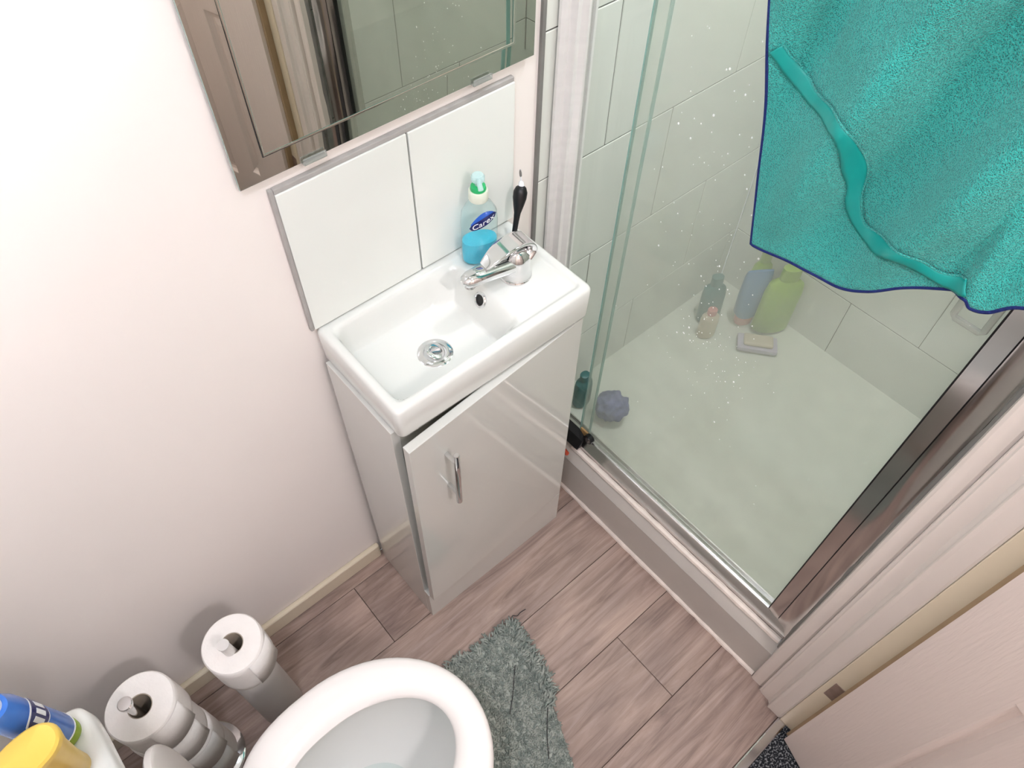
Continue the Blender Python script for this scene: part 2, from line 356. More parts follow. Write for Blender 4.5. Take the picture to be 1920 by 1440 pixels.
def tiled_wall(name, axis, plane, a0, a1, z1, first_joint, sign, z0=0.09):
    """brick-bond tiling; axis 'x' runs along x at y=plane, 'y' runs along y at x=plane. sign: room-side direction"""
    bm = bmesh.new(); base = plane - sign*0.0015
    if axis == 'x': box(bm, a0, a1, *sorted((base, base-sign*0.1)), 0, z1)
    else: box(bm, *sorted((base, base-sign*0.1)), a0, a1, 0, z1)
    wl = struct(build(name, bm, 'grout'))
    cache = {}
    r = 0; z = ROW0
    while z < z1:
        zt = min(z+TH, z1); zb = max(z, z0)
        off = first_joint + (TW/2 if r % 2 else 0)
        k = math.floor((a0-off)/TW); j = off + k*TW
        while j < a1:
            s, e = max(j, a0), min(j+TW, a1)
            if e-s > 0.006 and zt-zb > 0.006:
                w_, h_ = e-s-0.0022, zt-zb-0.0022
                key = (round(w_, 4), round(h_, 4))
                if key not in cache:
                    t = bmesh.new()
                    if axis == 'x': box(t, -w_/2, w_/2, -0.004, 0.004, -h_/2, h_/2, bev=0.0012, seg=1)
                    else: box(t, -0.004, 0.004, -w_/2, w_/2, -h_/2, h_/2, bev=0.0012, seg=1)
                    o = build('tile', t, 'tile', wl); cache[key] = o.data
                else:
                    o = bpy.data.objects.new('tile', cache[key]); COL.objects.link(o); o.parent = wl
                c = (s+e)/2; d = plane - sign*0.004
                o.location = (c, d, (zb+zt)/2) if axis == 'x' else (d, c, (zb+zt)/2)
            j += TW
        z += TH; r += 1
    return wl
# course lines: rows 0.33-0.60 have joints at 0.643/1.024, rows 0.60-0.88 at 0.834
tiled_wall('wall_shower_back', 'x', 0.0, XT, XR, ZC, 0.834, -1, z0=0.0)
tiled_wall('wall_shower_right', 'y', XR, -0.797, 0.0, ZC, -0.372, -1)
tiled_wall('wall_shower_front', 'x', -0.797, 0.475, XR, ZC, 0.70, 1)
struct(build('trim_2', B(XT-0.004, XT+0.003, -0.006, 0.0, 0.0, ZC), 'trim'))

# door lining, architrave and stop by the shower (vertical mouldings), ends of the front wall
bm = bmesh.new(); box(bm, 0.470, XR+0.1, -0.96, -0.80, 0.0, ZC)
struct(build('wall_front_shower_end', bm, 'paint'))
bm = prism_z(bmesh.new(), [(0.475, -0.790), (0.457, -0.7925), (0.455, -0.797), (0.455, -0.816), (0.458, -0.820), (0.475, -0.820)], 0.0, ZC)
struct(build('trim_3', bm, 'white_gloss'))
rr = random.Random(4); pts = [Vector((0.4735+rr.uniform(-.0006, .0006), -0.7905+rr.uniform(-.0006, .0006), 0.175+0.0363*k)) for k in range(61)]
struct(build('trim_8', tube(bmesh.new(), pts, [0.0050+rr.uniform(-.0010, .0010) for _ in pts], 8), 'trim', smooth=True))
bm = prism_z(bmesh.new(), [(0.475, -0.8203), (0.4500, -0.8203), (0.4475, -0.8215), (0.4475, -0.8245), (0.4455, -0.8265), (0.4445, -0.848), (0.4395, -0.8535), (0.4335, -0.8545), (0.4320, -0.8560), (0.4330, -0.862), (0.4330, -0.884), (0.4345, -0.888), (0.475, -0.888)], 0.0, 2.07)
struct(build('trim_4', bm, 'white_gloss'))
bm = B(0.431, 0.470, -0.960, -0.8885, 0.0, 2.02, bev=0.002); box(bm, 0.424, 0.431, -0.930, -0.9285+0.0, 0.0, 2.02)
ln = struct(build('trim_5', B(0.431, 0.470, -0.960, -0.8885, 0.0, 2.02, bev=0.002), 'lining')); bm.free()
bm = bmesh.new(); box(bm, -0.345, -0.312, -0.96, YN+0.0, 0, 2.02, bev=0.002); box(bm, -0.312, 0.431, -0.96, YN, 1.99, 2.02, bev=0.002)
struct(build('trim_6', bm, 'lining'))
bm = bmesh.new(); box(bm, -0.385, -0.318, YN, YN+0.016, 0, 2.07, bev=0.004); box(bm, -0.318, 0.4270, YN+0.0005, YN+0.016, 2.005, 2.07, bev=0.004)
struct(build('trim_7', bm, 'white_gloss'))

# ------------------------------------------------------------------ bathroom door, hinged beside the shower, swung out into the hall
DH = Vector((0.4085, -0.921, 0)); DD = Vector((-0.331, -0.9436, 0)); DN = Vector((-0.9436, 0.331, 0))   # hinge, along leaf, towards camera
def leafpt(s, d, z): return DH + DD*s + DN*d + Vector((0, 0, z))
def leafbox(bm, s0, s1, d0, d1, z0, z1, bev=0.0):
    vs0 = len(bm.verts); t = bmesh.new(); box(t, s0, s1, d0, d1, z0, z1, bev=bev)
    for v in t.verts: v.co = leafpt(v.co.x, v.co.y, v.co.z)
    me = bpy.data.meshes.new('t'); t.to_mesh(me); t.free(); bm.from_mesh(me); bpy.data.meshes.remove(me); return bm
dr = bpy.data.objects.new('door_1', None); COL.objects.link(dr); dr.location = DH; struct(dr)
dr['label'] = 'open white panelled wood-grain door beyond the shower corner'
panels = [(0.112, 0.328, 0.20, 0.757), (0.412, 0.628, 0.20, 0.757), (0.112, 0.328, 0.92, 1.50), (0.412, 0.628, 0.92, 1.50), (0.112, 0.328, 1.62, 1.86), (0.412, 0.628, 1.62, 1.86)]
build('door_leaf', leafbox(bmesh.new(), 0.0, 0.74, -0.036, -0.006, 0.012, 1.98), 'door', dr)
# stiles and rails stand 6 mm proud of the panel field
bm = bmesh.new()
for s0, s1, z0, z1 in [(0, .112, .012, 1.98), (.328, .412, .012, 1.98), (.628, .74, .012, 1.98)]: leafbox(bm, s0, s1, -.0061, 0.007, z0, z1)
for s0, s1 in ((.112, .328), (.412, .628)):
    for z0, z1 in ((.012, .20), (.757, .92), (1.50, 1.62), (1.86, 1.98)): leafbox(bm, s0, s1, -.0061, 0.007, z0, z1)
build('door_frame', bm, 'door', dr)
build('edge_lipping', leafbox(bmesh.new(), -0.0075, -0.0003, -0.036, -0.004, 0.012, 1.98), 'lipping', dr)
for s0, s1, z0, z1 in panels:
    bm = bmesh.new(); rings = []
    for ins, d in ((0, 0.007), (0.003, 0.0062), (0.009, -0.001), (0.014, -0.0055), (0.021, -0.0055), (0.034, 0.0015), (0.037, 0.002)):
        rings.append([leafpt(s0+ins, d, z0+ins), leafpt(s1-ins, d, z0+ins), leafpt(s1-ins, d, z1-ins), leafpt(s0+ins, d, z1-ins)])
    loft(bm, rings, cap0=False, cap1=True); build('panel', bm, 'door', dr)
for hz in (0.255, 1.05, 1.75):
    bm = bmesh.new(); box(bm, 0.4295, 0.4312, -0.9275, -0.899, hz, hz+0.066, bev=0.0006)
    for k, (yy, zz) in enumerate(((-0.906, .012), (-0.914, .033), (-0.906, .054))):
        lathe(bm, (0, 0, 0), [(0.0001, 0), (0.003, 0.0), (0.0028, 0.0008), (0.0001, 0.001)], 10)
        for v in bm.verts[-40:] if False else []: pass
    hg = build('hinge', B(0.4295, 0.4312, -0.9275, -0.899, hz, hz+0.066, bev=0.0006), 'hinge', dr); bm.free()
    kb = bmesh.new(); lathe(kb, (0.4225, -0.9255, hz), [(0.004, 0), (0.0045, 0.002), (0.0045, 0.064), (0.004, 0.066)], 12)
    build('knuckle', kb, 'hinge', hg, smooth=True)
bm = leafbox(bmesh.new(), 0.66, 0.70, 0, 0.008, 0.93, 1.08, bev=0.003)
bk = build('door_handle', bm, 'polished', dr)
build('lever', tube(bmesh.new(), spline([leafpt(.68, .008, 1.03), leafpt(.68, .04, 1.03), leafpt(.66, .052, 1.03), leafpt(.58, .052, 1.028)]), 0.009), 'polished', bk, smooth=True)

# ================================================================== LAMPS
lp = thing('ceiling_light', 'round white dome light on the bathroom ceiling', 'ceiling light', (*LAMP_POS, ZC-0.02))
build('base', lathe(bmesh.new(), (*LAMP_POS, ZC-0.02), [(0.13, 0), (0.135, 0.006), (0.135, 0.0198)], 40), 'lamp_base', lp, smooth=True)
build('dome', lathe(bmesh.new(), (*LAMP_POS, ZC-0.075), [(0.02, 0), (0.06, 0.006), (0.09, 0.018), (0.112, 0.038), (0.12, 0.054)], 40), 'lamp', lp, smooth=True)
lp = thing('ceiling_light', 'unseen dome light added on the hall ceiling as fill', 'ceiling light', (0.02, -1.72, ZC-0.02))  # unseen hall light, added as fill through the doorway
build('base', lathe(bmesh.new(), (0.02, -1.72, ZC-0.02), [(0.13, 0), (0.135, 0.006), (0.135, 0.0198)], 40), 'lamp_base', lp, smooth=True)
build('dome', lathe(bmesh.new(), (0.02, -1.72, ZC-0.075), [(0.02, 0), (0.06, 0.006), (0.09, 0.018), (0.112, 0.038), (0.12, 0.054)], 40), 'hall_fill', lp, smooth=True)

def fill_light(x, y, label, m, k=1.0):
    lp = thing('fill_light', label, 'ceiling light', (x, y, ZC-0.012), 'added ceiling fill lights')
    build('bezel', loft(bmesh.new(), [ring((x, y), r, r, z, 36) for r, z in ((0.075*k, ZC-0.0002), (0.075*k, ZC-0.008), (0.062*k, ZC-0.012), (0.055*k, ZC-0.004))], cap0=False, cap1=False), 'lamp_base', lp, smooth=True)
    build('lens', loft(bmesh.new(), [ring((x, y), r, r, z, 36) for r, z in ((0.055*k, ZC-0.004), (0.03*k, ZC-0.0055))], cap0=False), m, lp, smooth=True)
fill_light(0.85, -0.42, 'small round light added in the ceiling to brighten the shower', 'shower_fill')  # added light that lifts the shower interior, not a known fitting
fill_light(-0.50, -0.74, 'large round light added in the ceiling to brighten the toilet end', 'toilet_fill', 1.82)  # second added light, fills the lower wall, seat and rolls

# ================================================================== MIRROR + SPLASHBACK
mr = thing('mirror', 'frameless wall mirror with sloped edges hanging above the basin', 'mirror', (0.20, 0, 1.14))
x0, x1, z0, z1 = -0.043, 0.441, 1.138, 1.86; bw, zb_ = 0.041, 0.034
YF, YE, YB = -0.0130, -0.0115, -0.0075
def rect(ix, iz, y): return [Vector((x0+ix, y, z0+iz)), Vector((x1-ix, y, z0+iz)), Vector((x1-ix, y, z1-iz)), Vector((x0+ix, y, z1-iz))]
build('mirror_face', loft(bmesh.new(), [rect(bw, zb_, YF)+[], rect(bw, zb_, YF+0.0002)]), 'mirror', mr)
# bevelled border: four flat facets
bm = bmesh.new(); a = [bm.verts.new(v) for v in rect(0.0006, 0.0006, YE)]; b = [bm.verts.new(v) for v in rect(bw, zb_, YF)]
for i in range(4): bm.faces.new((a[i], a[(i+1) % 4], b[(i+1) % 4], b[i]))
build('bevel', bm, 'mirror', mr)
bm = bmesh.new(); a = [bm.verts.new(v) for v in rect(bw-0.0022, zb_-0.0022, YF-0.0004)]; b = [bm.verts.new(v) for v in rect(bw+0.0004, zb_+0.0004, YF-0.0013)]; c_ = [bm.verts.new(v) for v in rect(bw+0.0016, zb_+0.0016, YF-0.0001)]
for p_, q_ in ((a, b), (b, c_)):
    for i in range(4): bm.faces.new((p_[i], p_[(i+1) % 4], q_[(i+1) % 4], q_[i]))
build('bevel_line', bm, 'mirror', mr, smooth='all')
bm = bmesh.new(); loft(bm, [rect(0, 0, YB), rect(0, 0, YE+0.0004), rect(0.0006, 0.0006, YE)], cap1=False)
build('glass_edge', bm, 'mirror_edge', mr)
for cx in (0.062, 0.340):
    bm = bmesh.new(); box(bm, cx-0.017, cx+0.017, -0.0160, -0.0002, z0-0.0035, z0-0.0008, bev=0.0008); box(bm, cx-0.017, cx+0.017, -0.0160, -0.0138, z0-0.0035, z0+0.006, bev=0.0008)
    build('mirror_clip', bm, 'clip', mr)
sp = thing('tile_splashback', 'two large white glazed tiles on the wall behind the basin', 'splashback', (0.205, 0, 0.843))
for a, b in ((-0.002, 0.2045), (0.2075, 0.4055)):
    build('tile', B(a, b, -0.0105, -0.003, 0.845, 1.108, bev=0.0012), 'splash_tile', sp)
bm = bmesh.new(); box(bm, -0.008, -0.002, -0.0085, -0.0003, 0.843, 1.116, bev=0.0015); box(bm, -0.002, 0.4055, -0.0085, -0.0003, 1.108, 1.116, bev=0.0015)
build('edge_trim', bm, 'edge_trim', sp)
build('grout_bed', B(-0.0015, 0.405, -0.0055, -0.0003, 0.8445, 1.1078), 'grout', sp)

# ================================================================== VANITY CABINET
HB = 0.842
cb = thing('vanity_cabinet', 'narrow white gloss vanity cabinet with its door ajar', 'cabinet', (0.195, -0.11, 0))
CX0, CX1, CF = -0.0035, 0.391, -0.199
ZT = HB-0.0728
build('side_panel', B(CX0, CX0+0.015, CF, -0.016, 0.0, ZT, bev=0.0008), 'cabinet', cb)
build('side_panel', B(CX1-0.015, CX1, CF, -0.016, 0.0, ZT, bev=0.0008), 'cabinet', cb)
build('plinth', B(CX0, CX1, -0.2165, CF, 0.0, 0.125, bev=0.0008), 'cabinet', cb)
build('bottom_panel', B(CX0+0.015, CX1-0.015, CF, -0.02, 0.112, 0.126), 'cabinet_in', cb)
build('back_panel', B(CX0+0.015, CX1-0.015, -0.022, -0.018, 0.0, ZT), 'cabinet_in', cb)
build('top_rail', B(CX0+0.015, CX1-0.015, CF, CF+0.015, ZT-0.06, ZT), 'cabinet_in', cb)
ang = math.radians(2.4)
def hingept(v):     # door turns about its right-hand edge
    px, py = CX1-0.001, CF-0.0015
    dx, dy = v.x-px, v.y-py
    lean = -0.010*(v.z-0.128)/0.63*max(0.0, -dx)/0.38
    return Vector((px+dx*math.cos(ang)-dy*math.sin(ang), py+dx*math.sin(ang)+dy*math.cos(ang)+lean, v.z))
def hb(bm):
    for v in bm.verts: v.co = hingept(v.co)
    return bm
dz0, dz1 = 0.128, ZT-0.003
door = build('cabinet_door', hb(B(CX0+0.001, CX1-0.001, CF-0.018, CF-0.0015, dz0, dz1, bev=0.0015)), 'cabinet', cb)
hd = bmesh.new(); hx, hy = 0.066, CF-0.018
tube(hd, [(hx, hy-0.028, 0.556), (hx, hy-0.028, 0.558), (hx, hy-0.028, 0.714), (hx, hy-0.028, 0.716)], [0.0045, 0.0055, 0.0055, 0.0045], 14)
for zz in (0.584, 0.688): tube(hd, [(hx, hy-0.026, zz), (hx, hy+0.0, zz)], 0.0042, 10)
build('handle', hb(hd), 'chrome', door, smooth=True)
for zz in (0.22, 0.66):
    build('hinge_cup', B(CX1-0.05, CX1-0.0155, CF+0.001, CF+0.03, zz, zz+0.02, bev=0.002), 'polished', door)

# ================================================================== BASIN
bs = thing('basin', 'white ceramic cloakroom basin with tap ledge on its right', 'basin', (0.2, -0.11, HB-0.0728))
BX0, BX1, BY0, BY1 = 0.0, 0.400, -0.2226, -0.0005
def rbox(x, y, cx, cy, hx, hy, r):
    dx, dy = abs(x-cx)-hx+r, abs(y-cy)-hy+r
    return -(math.hypot(max(dx, 0), max(dy, 0))+min(max(dx, dy), 0)-r)   # positive inside
def sst(a, b, x):
    t = min(1, max(0, (x-a)/(b-a))); return t*t*(3-2*t)
def basin_z(x, y):
    z = HB
    edge = rbox(x, y, (BX0+BX1)/2, (BY0+BY1)/2, (BX1-BX0)/2, (BY1-BY0)/2, 0.012)
    e = min(1, max(0, edge/0.007)); z -= 0.006*(1-math.sqrt(max(0, 1-(1-e)**2)))
    inner = rbox(x, y, 0.2005, -0.1145, 0.187, 0.0935, 0.012)
    z -= 0.0055*sst(0.0, 0.007, inner)                       # recessed ledge inside the rim
    bowl = rbox(x, y, 0.142, -0.1145, 0.125, 0.0905, 0.024)
    wd = 0.013 + 0.032*sst(0.19, 0.26, x)
    z -= 0.058*sst(0.0, wd, bowl)
    dd = math.hypot(x-0.143, y+0.12); z -= 0.004*(1-sst(0.0, 0.09, dd))*sst(0.0, wd, bowl)
    return z
bm = bmesh.new(); NX, NY = 120, 70; gv = []
def gx(i, n, a, b):
    t = i/n; t = t + 0.0; return a+(b-a)*t
for j in range(NY+1):
    row = []
    for i in range(NX+1):
        x, y = gx(i, NX, BX0, BX1), gx(j, NY, BY0, BY1)
        # round the plan corners
        cxn, cyn = min(max(x, BX0+0.012), BX1-0.012), min(max(y, BY0+0.012), BY1-0.012)
        d = Vector((x-cxn, y-cyn)); m_ = max(abs(d.x), abs(d.y))
        if abs(d.x) > 1e-6 and abs(d.y) > 1e-6: d = d.normalized()*m_; x, y = cxn+d.x, cyn+d.y
        row.append(bm.verts.new((x, y, basin_z(x, y))))
    gv.append(row)
for j in range(NY):
    for i in range(NX): bm.faces.new((gv[j][i], gv[j][i+1], gv[j+1][i+1], gv[j+1][i]))
loop = gv[0][:] + [gv[j][NX] for j in range(1, NY+1)] + gv[NY][:-1][::-1] + [gv[j][0] for j in range(NY-1, 0, -1)]
prev = loop; c0 = Vector((0.2, -0.1115, 0))
for zz, ins in ((HB-0.030, 0.0), (HB-0.064, 0.001), (HB-0.0705, 0.003), (HB-0.0724, 0.008)):
    cur = []
    for v in loop:
        dx, dy = v.co.x-c0.x, v.co.y-c0.y
        cur.append(bm.verts.new((v.co.x-math.copysign(min(ins, abs(dx)), dx)*(abs(dx) > 0.17), v.co.y-math.copysign(ins, dy)*(abs(dy) > 0.09), zz)))
    for k in range(len(loop)):
        k2 = (k+1) % len(loop); bm.faces.new((prev[k], prev[k2], cur[k2], cur[k]))
    prev = cur
bm.faces.new(prev[::-1])
build('bowl', bm, 'ceramic', bs, smooth='all')
DZ = basin_z(0.143, -0.12)
wst = build('waste', lathe(bmesh.new(), (0.143, -0.12, DZ-0.001), [(0.030, 0), (0.030, 0.0025), (0.026, 0.0042), (0.0195, 0.0045), (0.0185, 0.001), (0.0185, 0.0)], 40), 'chrome', bs, smooth=True)
tm = Matrix.Translation((0.143, -0.12, DZ+0.007)) @ Matrix.Rotation(math.radians(22), 4, Vector((0.6, 0.8, 0)))
bm = bmesh.new(); lathe(bm, (0, 0, 0), [(0.0165, -0.002), (0.0175, -0.001), (0.0175, 0.0008), (0.0165, 0.0016), (0.008, 0.0020), (0.0005, 0.0021)], 36)
bmesh.ops.transform(bm, matrix=tm, verts=bm.verts)
build('plug', bm, 'chrome', wst, smooth=True)
# overflow ring on the sloping end of the bowl
ox, oy = 0.251, -0.108; oz = basin_z(ox, oy)
nrm = Vector((basin_z(ox-0.006, oy)-basin_z(ox+0.006, oy), 0, 0.012)).normalized()
om = Matrix.Translation(Vector((ox, oy, oz))+nrm*0.001) @ nrm.to_track_quat('Z', 'Y').to_matrix().to_4x4()
bm = bmesh.new(); loft(bm, [ring((0, 0), r, r, z, 28) for r, z in ((0.0135, -0.004), (0.0138, 0.001), (0.0122, 0.0028), (0.0100, 0.0026), (0.0088, 0.0005), (0.0085, -0.006))], cap0=False, cap1=False)
bmesh.ops.transform(bm, matrix=om, verts=bm.verts); ofr = build('overflow_ring', bm, 'chrome', bs, smooth=True)
bm = bmesh.new(); loft(bm, [ring((0, 0), 0.0088, 0.0088, 0.0008, 24), ring((0, 0), 0.006, 0.006, 0.0004, 24)], cap0=False)
bmesh.ops.transform(bm, matrix=om, verts=bm.verts); build('overflow_hole', bm, 'black', ofr)

# ================================================================== TAP
TX, TY, TZ = 0.322, -0.114, HB-0.0055
tp = thing('mixer_tap', 'chrome single-lever mixer tap on the basin ledge', 'tap', (TX, TY, TZ))
build('tap_body', lathe(bmesh.new(), (TX, TY, TZ), [(0.027, 0), (0.0275, 0.003), (0.0255, 0.006), (0.0245, 0.02), (0.0235, 0.04), (0.0225, 0.05), (0.018, 0.056)], 36), 'chrome', tp, smooth=True)
sd = Vector((-0.985, 0.06, 0)).normalized(); q = lambda s, z: Vector((TX, TY, TZ+z)) + sd*s
bm = bmesh.new(); rings = []
side = sd.cross(Vector((0, 0, 1)))
for s, z, wd, hh in ((0.0, 0.034, 0.020, 0.015), (0.02, 0.036, 0.0195, 0.0145), (0.045, 0.040, 0.0178, 0.0135), (0.07, 0.043, 0.0162, 0.0122), (0.092, 0.0445, 0.0150, 0.0112), (0.102, 0.0445, 0.0118, 0.0085), (0.107, 0.044, 0.005, 0.0038)):
    rings.append([q(s, z)+side*(wd*math.copysign(abs(math.cos(t))**0.8, math.cos(t)))+Vector((0, 0, hh*math.copysign(abs(math.sin(t))**0.8, math.sin(t)))) for t in (2*PI*k/20 for k in range(20))])
loft(bm, rings); spt = build('spout', bm, 'chrome', tp, smooth=True)
build('aerator', lathe(bmesh.new(), (*q(0.092, 0)[:2], TZ+0.029), [(0.008, 0), (0.0095, 0.001), (0.0095, 0.007)], 20), 'polished', spt, smooth=True)
# open loop lever: a broad strap that arches from the back of the body over the spout, sides joined at the nose
bm = bmesh.new(); path = spline([q(-0.014, 0.044), q(-0.0235, 0.054), q(-0.020, 0.067), q(-0.002, 0.0745), q(0.022, 0.0725), q(0.044, 0.064), q(0.062, 0.053)], 5); rings = []
for i, p in enumerate(path):
    t = i/(len(path)-1); tg = (path[min(i+1, len(path)-1)]-path[max(i-1, 0)]).normalized(); nn = tg.cross(side).normalized()
    wd = 0.0205-0.003*t if t < 0.75 else 0.01825*(1-0.45*(t-0.75)/0.25)
    th_ = 0.0050
    rings.append([p+side*(wd*math.copysign(abs(math.cos(a))**0.55, math.cos(a)))+nn*(th_*math.sin(a)+0.004*(1-math.cos(a)**2)-0.004) for a in (2*PI*k/20 for k in range(20))])
loft(bm, rings); lev = build('lever', bm, 'chrome', tp, smooth=True)
bm = bmesh.new(); lathe(bm, (TX, TY, TZ+0.05), [(0.0185, 0), (0.0190, 0.002), (0.0175, 0.007), (0.012, 0.011), (0.004, 0.0125)], 30)
build('cartridge_cap', bm, 'chrome', tp, smooth=True)

# ================================================================== SOAP BOTTLE
SX, SY, SZ = 0.302, -0.045, HB-0.0055
so = thing('soap_bottle', 'clear pump bottle of aqua hand soap behind the tap', 'soap bottle', (SX, SY, SZ))
prof = [(0.026, 0.016, 0.0), (0.031, 0.0195, 0.004), (0.032, 0.0205, 0.02), (0.0305, 0.020, 0.055), (0.031, 0.020, 0.085), (0.029, 0.019, 0.105), (0.021, 0.0155, 0.119), (0.014, 0.0135, 0.126), (0.0135, 0.0135, 0.131)]
rs = -0.38
build('bottle_body', ovals(bmesh.new(), (SX, SY, SZ), prof, 36, rs), 'clear', so, smooth=True)
build('soap', ovals(bmesh.new(), (SX, SY, SZ), [(0.024, 0.0145, 0.0015), (0.0292, 0.0178, 0.005), (0.0302, 0.0188, 0.02), (0.0292, 0.0186, 0.046)], 32, rs), 'aqua', so, smooth=True)
bm = lathe(bmesh.new(), (SX, SY, SZ+0.129), [(0.0155, 0), (0.016, 0.002), (0.0158, 0.016), (0.0145, 0.018)], 28)
cl_ = build('collar', bm, 'cap_white', so, smooth=True)
build('collar_ring', lathe(bmesh.new(), (SX, SY, SZ+0.1472), [(0.0125, 0), (0.0128, 0.002), (0.0118, 0.007), (0.009, 0.0085)], 28), 'green_ring', cl_, smooth=True)
bm = bmesh.new(); lathe(bm, (SX, SY, SZ+0.155), [(0.005, 0), (0.005, 0.009), (0.0105, 0.0095), (0.011, 0.016), (0.0085, 0.0195)], 22)
tube(bm, spline([(SX, SY, SZ+0.169), (SX-0.006, SY-0.010, SZ+0.170), (SX-0.011, SY-0.019, SZ+0.168), (SX-0.012, SY-0.022, SZ+0.164)], 4), 0.0042, 10)
build('pump_head', bm, 'pump', so, smooth=True)
# label on the front: blue swoosh above a navy banner with white lettering
lr = Vector((math.cos(rs), math.sin(rs), 0)); lf = Vector((math.sin(rs), -math.cos(rs), 0))
def onlabel(a, h, off=0.0006):
    yy = 0.0202*math.sqrt(max(0.02, 1-(abs(a)/0.0318)**2.3))+off
    return Vector((SX, SY, SZ)) + lr*a + lf*yy + Vector((0, 0, h))
bm = bmesh.new(); n = 14; t_, b_ = [], []
for i in range(n+1):
    a = -0.019+0.0415*i/n; hl = 0.083+0.46*(a+0.019)
    hh = hl+0.004+0.019*math.sin(PI*min(1, i/n*0.93+0.07))**0.7
    t_.append(bm.verts.new(onlabel(a, hh))); b_.append(bm.verts.new(onlabel(a, hl)))
for i in range(n): bm.faces.new((b_[i], b_[i+1], t_[i+1], t_[i]))
lb = build('label', bm, 'label_blue', so); md = lb.modifiers.new('thickness', 'SOLIDIFY'); md.thickness = 0.0004
bm = bmesh.new(); t_, b_ = [], []
for i in range(n+1):
    a = -0.0215+0.046*i/n; mid = 0.0865+0.46*(a+0.019)
    hw = 0.0085*math.sqrt(max(0.0, 1-abs(2*i/n-1)**2.6))+0.0002
    t_.append(bm.verts.new(onlabel(a, mid+hw, 0.0011))); b_.append(bm.verts.new(onlabel(a, mid-hw, 0.0011)))
for i in range(n): bm.faces.new((b_[i], b_[i+1], t_[i+1], t_[i]))
lb2 = build('label_banner', bm, 'label_navy', lb); md = lb2.modifiers.new('thickness', 'SOLIDIFY'); md.thickness = 0.0003
tb = text_bm('Carex', 0.0150, (0, 0, 0), (1, 0, 0), (0, 1, 0), extrude=0.0002)
for v in tb.verts:
    a = 0.0012+v.co.x; v.co = onlabel(a, 0.0862+0.46*(a+0.019)+v.co.y, 0.0018+v.co.z)
build('lettering', tb, 'print_white', lb)

# black brush leaning in the corner behind the tap
bx = Vector((0.364, -0.058, HB-0.005)); tx = Vector((0.401, -0.036, 0.934))
br = thing('toothbrush', 'slim black brush with a bulbous grip and thin white tip, behind the tap', 'toothbrush', bx)
ax = (tx-bx)
bm = bmesh.new(); tube(bm, [bx+ax*t+Vector((0, 0, 0)) for t in (0, .03, .2, .42, .55, .68, .8, .9, .97, 1.0)], [0.003, 0.0042, 0.0044, 0.0048, 0.0058, 0.0092, 0.0118, 0.0118, 0.0088, 0.0045], 16)
build('grip', bm, 'black', br, smooth=True)
bm = bmesh.new(); e1 = tx; e2 = tx+Vector((-0.002, 0.002, 0.032))
tube(bm, [e1-ax*0.02, e1+(e2-e1)*0.2, e1+(e2-e1)*0.3, e2], [0.0052, 0.0040, 0.0012, 0.0010], 10); tp_ = build('tip', bm, 'print_white', br, smooth=True)
bm = bmesh.new(); tube(bm, [e1+(e2-e1)*t for t in (0.55, 0.6, 0.8, 0.97, 1.02)], [0.0008, 0.002, 0.0021, 0.0013, 0.0004], 8); build('bristles', bm, 'trim', tp_, smooth=True)

# ================================================================== SHOWER TRAY
YE_ = -0.796
st = thing('shower_tray', 'raised white shower tray behind the steamed glass', 'shower tray', (0.86, -0.4, 0.001))
ky = lambda pts: loft(bmesh.new(), [[Vector((x, y, z)) for x, z in pts] for y in (YE_+0.004, -0.001)])
build('riser', ky([(0.4665, 0.001), (0.472, 0.001), (0.472, 0.134), (0.4665, 0.1365)]), 'riser', st)
build('kerb', ky([(0.4667, 0.1370), (0.4725, 0.1345), (0.5545, 0.1345), (0.5545, 0.139), (0.549, 0.1705), (0.546, 0.1725), (0.486, 0.1725), (0.4835, 0.1705)]), 'riser', st, smooth=True)
bm = bmesh.new(); NX, NY = 44, 44; gv = []
tx0, tx1, ty0, ty1 = 0.555, XR-0.0005, YE_+0.0005, -0.0005
def tray_z(x, y):
    ins = rbox(x, y, (tx0+tx1)/2, (ty0+ty1)/2, (tx1-tx0)/2, (ty1-ty0)/2, 0.05)
    return 0.1340-0.012*sst(0.0, 0.10, ins)-0.006*(1-sst(0, 0.4, math.hypot(x-0.9, y+0.4)))
def foot_z(x, y, r): return max(tray_z(x+r*math.cos(a), y+r*math.sin(a)) for a in (k*PI/6 for k in range(12)))+0.0012
for j in range(NY+1):
    row = []
    for i in range(NX+1):
        x = tx0+(tx1-tx0)*i/NX; y = ty0+(ty1-ty0)*j/NY
        row.append(bm.verts.new((x, y, tray_z(x, y))))
    gv.append(row)
for j in range(NY):
    for i in range(NX): bm.faces.new((gv[j][i], gv[j][i+1], gv[j+1][i+1], gv[j+1][i]))
build('tray_dish', bm, 'tray', st, smooth='all')
build('tray_waste', lathe(bmesh.new(), (1.17, -0.74, tray_z(1.17, -0.74)+0.001), [(0.045, 0), (0.045, 0.003), (0.038, 0.0045), (0.001, 0.005)], 32), 'chrome', st, smooth=True)
def bead(path, r, name, m, parent, wob=0.0, seedv=1):
    rr = random.Random(seedv); P = [Vector(p) for p in path]; out = []; N = 40
    for i in range(N+1):
        t = i/N; p = P[0].lerp(P[1], t)+Vector((rr.uniform(-1, 1), 0, rr.uniform(-1, 1)))*wob*0.3; out.append(p)
    tube(bm_ := bmesh.new(), out, [r*(1+rr.uniform(-1, 1)*wob*120) for _ in out], 8)
    return build(name, bm_, m, parent, smooth=True)
bead([(0.4655, -0.03, 0.002), (0.4655, YE_+0.006, 0.002)], 0.0070, 'floor_sealant', 'sealant', st, 0.0016, 3)
bead([(0.4845, -0.16, 0.1745), (0.4845, YE_+0.012, 0.1745)], 0.0078, 'rail_sealant', 'sealant', st, 0.0008, 5)
